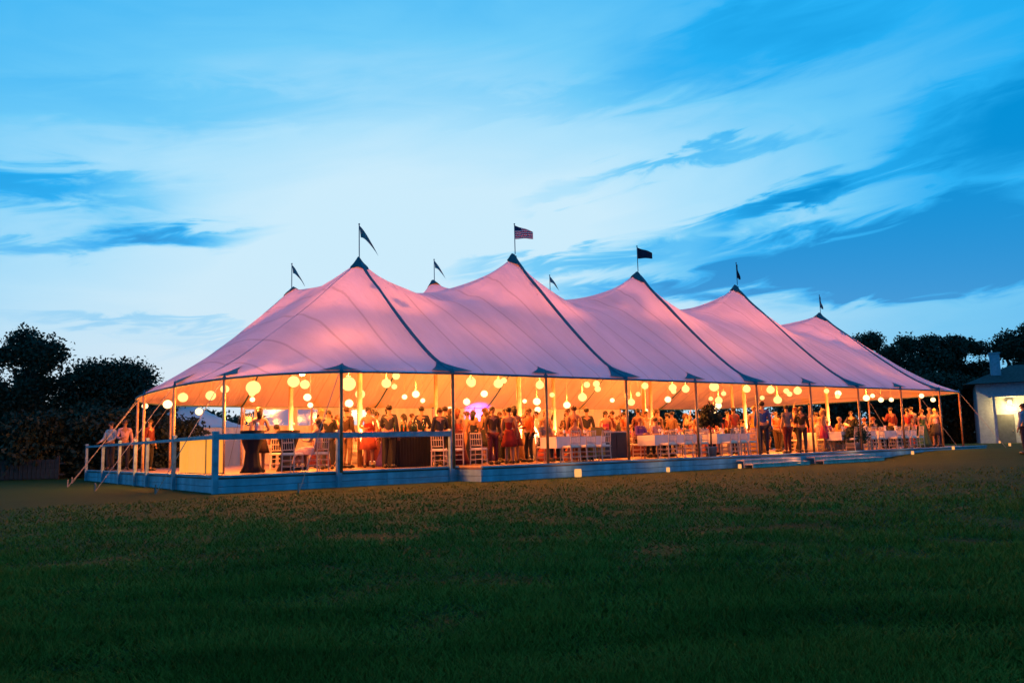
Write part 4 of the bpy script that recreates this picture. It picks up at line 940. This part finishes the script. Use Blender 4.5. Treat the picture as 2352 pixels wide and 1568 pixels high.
def tree(x, y, h, r, label, grp, seed, m=None, n=14000, leaf=.11, low=.12, cat='tree', lob=16, flat=.85):
    rr = random.Random(seed); t = thing('tree', Vector((x, y, 0)), 0, label, cat, grp)
    trunk = MB().tube([(0, 0, -.1), (rr.uniform(-.1, .1), 0, h*.3), (rr.uniform(-.3, .3), rr.uniform(-.2, .2), h*.65)], [h*.035, h*.026, h*.012], 8)
    cs = []
    for q in range(lob):  # lumpy clumps on limbs
        a = rr.random()*6.28; zz = low+(.92-low)*rr.random(); wd = math.sin(math.pi*min(1, max(.12, (1-zz)*1.0+.08))**.8); ra = r*(.25+.62*rr.random())*max(.35, wd)
        c = (ra*math.cos(a), ra*math.sin(a), h*zz); cr = r*rr.uniform(.24, .42)
        if c[2]+cr*flat > h: c = (c[0]*.7, c[1]*.7, h-cr*flat)
        cs.append((*c, cr)); trunk.tube([(0, 0, h*min(.6, zz*.6)), (c[0]*.5, c[1]*.5, h*zz*.8), (c[0], c[1], c[2])], [h*.012, h*.008, h*.003], 5)
    cs.append((0, 0, h*.45, r*.62)); cs.append((0, 0, h-r*.3, r*.34))
    trunk.build('trunk', M_BARK, t, True); leaf_cloud(cs, n, leaf, 'crown', m or M_GREEN, t, flat); return t
def pxy(px, dist):
    a = math.atan((px-1176)/1930.0); return dist*math.tan(a), dist
GL, GR, GB = 'dark trees on the left', 'dark trees on the right', 'dark trees behind the tent'
for q, (px, dist, h, r, lab, n) in enumerate([
    (48, 38, 6.8, 2.3, 'tallest dark tree at the left edge', 46000), (-110, 40, 6.0, 2.6, 'dark tree cut off by the left edge of the view', 9000),
    (262, 39, 5.25, 3.0, 'broad round-topped dark tree left of the tent', 52000), (158, 44, 5.3, 1.0, 'thin open tree in the gap between the two larger left trees', 2600),
    (352, 43, 4.4, 1.4, 'small dark tree against the left end of the tent', 9000), (395, 48, 4.3, 1.6, 'low dark tree just behind the left tent corner', 7000)]):
    x, y = pxy(px, dist); tree(x, y, h, r, lab, GL, 20+q, n=int(n*1.5), leaf=.078 if n > 3000 else .11, low=.06, lob=30 if n > 20000 else 16)
for q, px in enumerate((-60, 60, 175, 290, 370)):
    x, y = pxy(px, 36.5); tree(x, y, 2.9, 2.3, ('dense dark bush under the tall trees, %s' % ('cut by the left edge', 'left of the pale fence panel', 'behind the fence panel', 'behind the guests at the rail', 'nearest the tent corner')[q]), 'dark bushes on the left', 50+q, n=9000, leaf=.10, low=.02, cat='bush', lob=12)
for q, (px, dist, h, r, m) in enumerate([(450, 52, 3.6, 3.0, 0), (560, 58, 3.6, 3.2, 0), (700, 60, 3.6, 3.6, 0), (1250, 70, 4.0, 4, 0), (1380, 72, 4.0, 4, 0), (1520, 72, 4.0, 4, 0), (1660, 74, 4.2, 4, 0), (1800, 74, 4.6, 4, 0), (1920, 74, 5.4, 4, 0)]):
    x, y = pxy(px, dist); tree(x, y, h, r, ('dark low tree seen under the rear eave, %s' % ('left of the catering roof', 'behind the catering roof', 'right of the catering roof', 'beyond the dancers', 'beyond the counter', 'beyond the chairs', 'beyond the potted tree', 'beyond the steps', 'beyond the leafy shrub')[q]), GB, 70+q, n=6000, leaf=.16, low=.03)
for q, (px, dist, h, r) in enumerate([(2010, 76, 10.3, 3.0), (2085, 72, 9.6, 3.0), (2150, 74, 9.7, 2.5), (2195, 78, 10.2, 2.4), (2255, 76, 9.3, 2.6), (2325, 74, 10.0, 3.0), (2395, 72, 10.6, 3.0), (2460, 76, 10.0, 3.0), (2110, 66, 6.0, 3.4), (2200, 67, 5.6, 3.0), (2030, 66, 6.0, 3.0)]):
    x, y = pxy(px, dist)
    tree(x, y, h, r, ('tall dark tree touching the right slope of the tent', 'dark tree second from the tent on the right', 'dark tree with a ragged top, right of the second', 'narrow dark tree left of the chimney', 'open dark tree behind the chimney', 'rounded dark tree right of the chimney', 'dark tree at the right edge', 'dark tree past the right edge', 'lower tree in front of the right treeline', 'lower tree beside the house roof', 'lower tree behind the tent end')[q], GR, 90+q, n=26000 if q < 7 else 12000, leaf=.125, low=.04, lob=26)
# plants in the tent
pt = thing('potted_tree', T(10.5, 4.75), 0, 'dark bushy potted tree at the front of the tent beside the chairs', 'potted tree')
MB().lathe([(.15, 0), (.2, .3), (.21, .34)], 14).build('pot', M_POT, pt, True); MB().tube([(0, 0, .3), (.02, 0, .8), (0, .02, 1.5)], [.03, .025, .012], 7).build('trunk', M_BARK, pt, True)
leaf_cloud([(0, 0, 1.30, .34), (-.22, 0, 1.15, .26), (.22, .05, 1.2, .28), (.05, 0, 1.6, .22), (-.1, .1, 1.5, .2)], 1500, .055, 'crown', M_GREEN, pt)
sh = thing('shrub', T(18.35, 5.05), 0, 'leafy dark green shrub in a planter at the deck edge', 'shrub')
MB().lathe([(.25, 0), (.32, .28), (.33, .32)], 14).build('pot', M_POT, sh, True); MB().tube([(0, 0, .25), (0, 0, .7)], .03, 6).build('stem', M_BARK, sh)
leaf_cloud([(0, 0, .65, .38), (-.25, .1, .5, .3), (.3, 0, .55, .32), (.1, 0, .9, .2)], 1800, .05, 'foliage', M_GREEN2, sh)

# ------------------------------------------------------------------ candle lanterns on the grass
cm_me = MB().lathe([(.085, 0), (.095, .02), (.10, .17), (.09, .26)], 14).mesh('paper_bag', True)
M_BAG = lamp_mat('lit_candle_bag', (1, .42, .12), 1.25)
for q, (u, v, lab) in enumerate([(3.6, 6.0, 'brightest candle lantern, on the grass below the yellow armchair'), (7.1, 6.0, 'candle lantern on the grass below the potted tree'), (10.0, 6.3, 'candle lantern by the foot of the steps left of the man in blue'),
     (13.2, 6.2, 'candle lantern by the wide steps, right of the man in blue'), (17.4, 5.9, 'candle lantern on the grass right of the leafy shrub'), (20.8, 6.0, 'candle lantern on the grass under the bright red shirt'), (24.0, 6.0, 'candle lantern near the last corner pole'),
     (32.5, 4.5, 'candle lantern alone on the lawn left of the person at the right edge'), (46, -2.0, 'distant candle lantern in front of the house')]):
    L = thing('candle_lantern', Vector((T(u, v).x, T(u, v).y, gz(T(u, v).x, T(u, v).y)+.006)), 0, lab, 'candle lantern', 'candle lanterns along the lawn')
    o = put('glass_jar', cm_me, M_BAG, L); o.scale = (.55, .55, .55); added_bulb(L, (0, .0, .32), 5, (1, .42, .12), .05); MB().lathe([(.085, 0), (.09, .012)], 14, (0, 0, -.005)).build('base', M_STAKE, L)
    if q == 0: o.scale = (1.0, 1.0, .85)
# ------------------------------------------------------------------ catering tent beyond the rear windows
cx = T(2.2, -17.5)
ck = thing('catering_tent', Vector((cx.x, cx.y, 0)), ROT-.15, 'small white catering tent with a swept roof behind the main tent, blue in the dusk', 'tent')
M_CAT = cloth_mat('catering_roof_cloth', (.66, .68, .70), .15, None, .2)
for (xa, xb, hp) in ((-5.2, 0, 3.5), (0, 5.2, 3.5)):
    P = []; xm = (xa+xb)/2
    for y in np.linspace(-2.9, 2.9, 21):
        row = []
        for x in np.linspace(xa, xb, 21):
            f = max(abs(x-xm)/2.6, abs(y)/2.9); row.append((x, y, 2.05+(hp-2.05)*(1-f)**1.5))
        P.append(row)
    MB().grid(P).build('roof', M_CAT, ck, smooth=True)
for x in (-5.1, 0, 5.1):
    for y in (-2.8, 2.8): MB().tube([(x, y, 0), (x, y, 2.06)], .04, 6).build('pole', M_PALEPOLE, ck)
for xa, xb in ((-5.15, -.05), (.05, 5.15)): MB().grid([[(xa+(xb-xa)*i/50, -2.86+.03*math.sin(i*1.7), z) for i in range(51)] for z in (.02, 2.04)]).build('sidewall', M_CAT, ck, smooth=True)
# ------------------------------------------------------------------ house on the right
hx, hy = 31.9, 58.0; hr = -R(27)
HS = thing('house', Vector((hx, hy, 0)), hr, 'white single-storey house with dark roof, chimney and brightly lit porch', 'house')
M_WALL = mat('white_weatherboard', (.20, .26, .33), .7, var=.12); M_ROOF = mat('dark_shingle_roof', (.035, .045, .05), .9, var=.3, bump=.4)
hw, hd, he_, hr_ = 13.0, 8.0, 4.3, 5.75
b = MB(); nb = 22
for i in range(nb):      # weatherboards joined: each is under a pixel high at this distance
    z = he_*i/nb; b.box((hw/2, 0, z+he_/nb/2), (hw, .06+.0, he_/nb-.012)); b.box((0, hd/2+.04, z+he_/nb/2), (.06, hd-.06, he_/nb-.012))
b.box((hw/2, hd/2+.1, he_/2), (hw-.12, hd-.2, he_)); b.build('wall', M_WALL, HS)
r_ = MB(); o_ = .7
r_.v += [(-o_, -o_, he_), (hw+o_, -o_, he_), (hw+o_, hd+o_, he_), (-o_, hd+o_, he_), (2.4, hd/2, hr_), (hw-2.4, hd/2, hr_)]
r_.f += [(0, 1, 5, 4), (1, 2, 5), (2, 3, 4, 5), (3, 0, 4), (3, 2, 1, 0)]
ro = r_.build('roof', M_ROOF, HS)
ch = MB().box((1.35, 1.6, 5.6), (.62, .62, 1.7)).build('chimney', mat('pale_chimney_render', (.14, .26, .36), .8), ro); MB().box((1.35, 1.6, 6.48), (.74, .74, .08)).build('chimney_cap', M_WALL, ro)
M_LITWIN = mat('lit_window', (.8, .5, .2), .4, emit=(1, .5, .15), estr=1.6)
for x in (3.4, 6.4, 9.4):
    w_ = MB().box((x, -.05, 2.2), (1.3, .08, 1.7)).build('window', M_WALL, HS)
    for dx in (-.3, .3):
        for dz in (-.4, .4): MB().box((x+dx, -.1, 2.2+dz), (.52, .03, .7)).build('pane', M_LITWIN, w_)
dr = MB().box((1.6, -.05, 1.1), (1.0, .08, 2.15)).build('door', mat('dark_door', (.05, .07, .09), .5), HS); MB().ball((1.95, -.12, 1.05), .04, 8, 5).build('handle', M_STAKE, dr)
pc = MB(); pc.box((2.6, -1.1, 3.35), (3.6, 2.2, .1)); pc.build('porch_roof', M_WALL, HS)
for x in (.9, 4.3): MB().box((x, -2.1, 1.65), (.14, .14, 3.3)).build('porch_post', M_WALL, HS)
for x, e_ in ((1.9, 160), (3.3, 120)):
    pl_ = MB().lathe([(.1, 0), (.16, .06), (.16, .3), (.06, .38)], 10, (x, -.35, 2.75)).build('porch_lamp', M_LAMPW, HS, True)
    a_ = bpy.data.lights.new('porch_bulb', 'POINT'); a_.energy = e_*2.6; a_.color = (1, .55, .16); a_.shadow_soft_size = .15
    ao = bpy.data.objects.new('porch_bulb', a_); C.objects.link(ao); ao.location = (x, -.75, 2.6); ao.parent = HS
# ------------------------------------------------------------------ faint fence at the far left of the lawn
x0, y0 = pxy(-30, 35.2); x1, y1 = pxy(150, 34.8)
FN = thing('fence', Vector((x0, y0, 0)), math.atan2(y1-y0, x1-x0), 'low weathered board fence below the left trees', 'fence')
Lf = math.hypot(x1-x0, y1-y0); M_FN = mat('weathered_fence', (.03, .03, .03), .9, var=.25)
for i in range(int(Lf/.2)): MB().box((0, 0, 0), (.17, .02, .78+.03*random.random())).build('slat', M_FN, FN, loc=(i*.2, 0, .42))
for i in range(int(Lf/1.6)+1): MB().box((0, 0, 0), (.09, .09, .95)).build('post', M_FN, FN, loc=(i*1.6, .07, .46))
for z in (.2, .65): MB().box((0, 0, 0), (Lf, .04, .06)).build('rail', M_FN, FN, loc=(Lf/2, .035, z))

# ------------------------------------------------------------------ alike things are told apart by their order in their row
ORD = 'first second third fourth fifth sixth seventh eighth ninth tenth eleventh twelfth thirteenth fourteenth fifteenth sixteenth seventeenth eighteenth nineteenth twentieth'.split()
bpy.context.view_layer.update()
by = {}
for o in C.objects:
    if o.parent is None and o.get('label') and o.get('group'): by.setdefault(o['label'], []).append(o)
for lab, os_ in by.items():
    if len(os_) < 2: continue
    os_.sort(key=lambda o: o.location.x/max(o.location.y, 1))
    for i, o in enumerate(os_):
        o['label'] = '%s, %s from left' % (lab, ORD[i]) if i < len(ORD) else lab
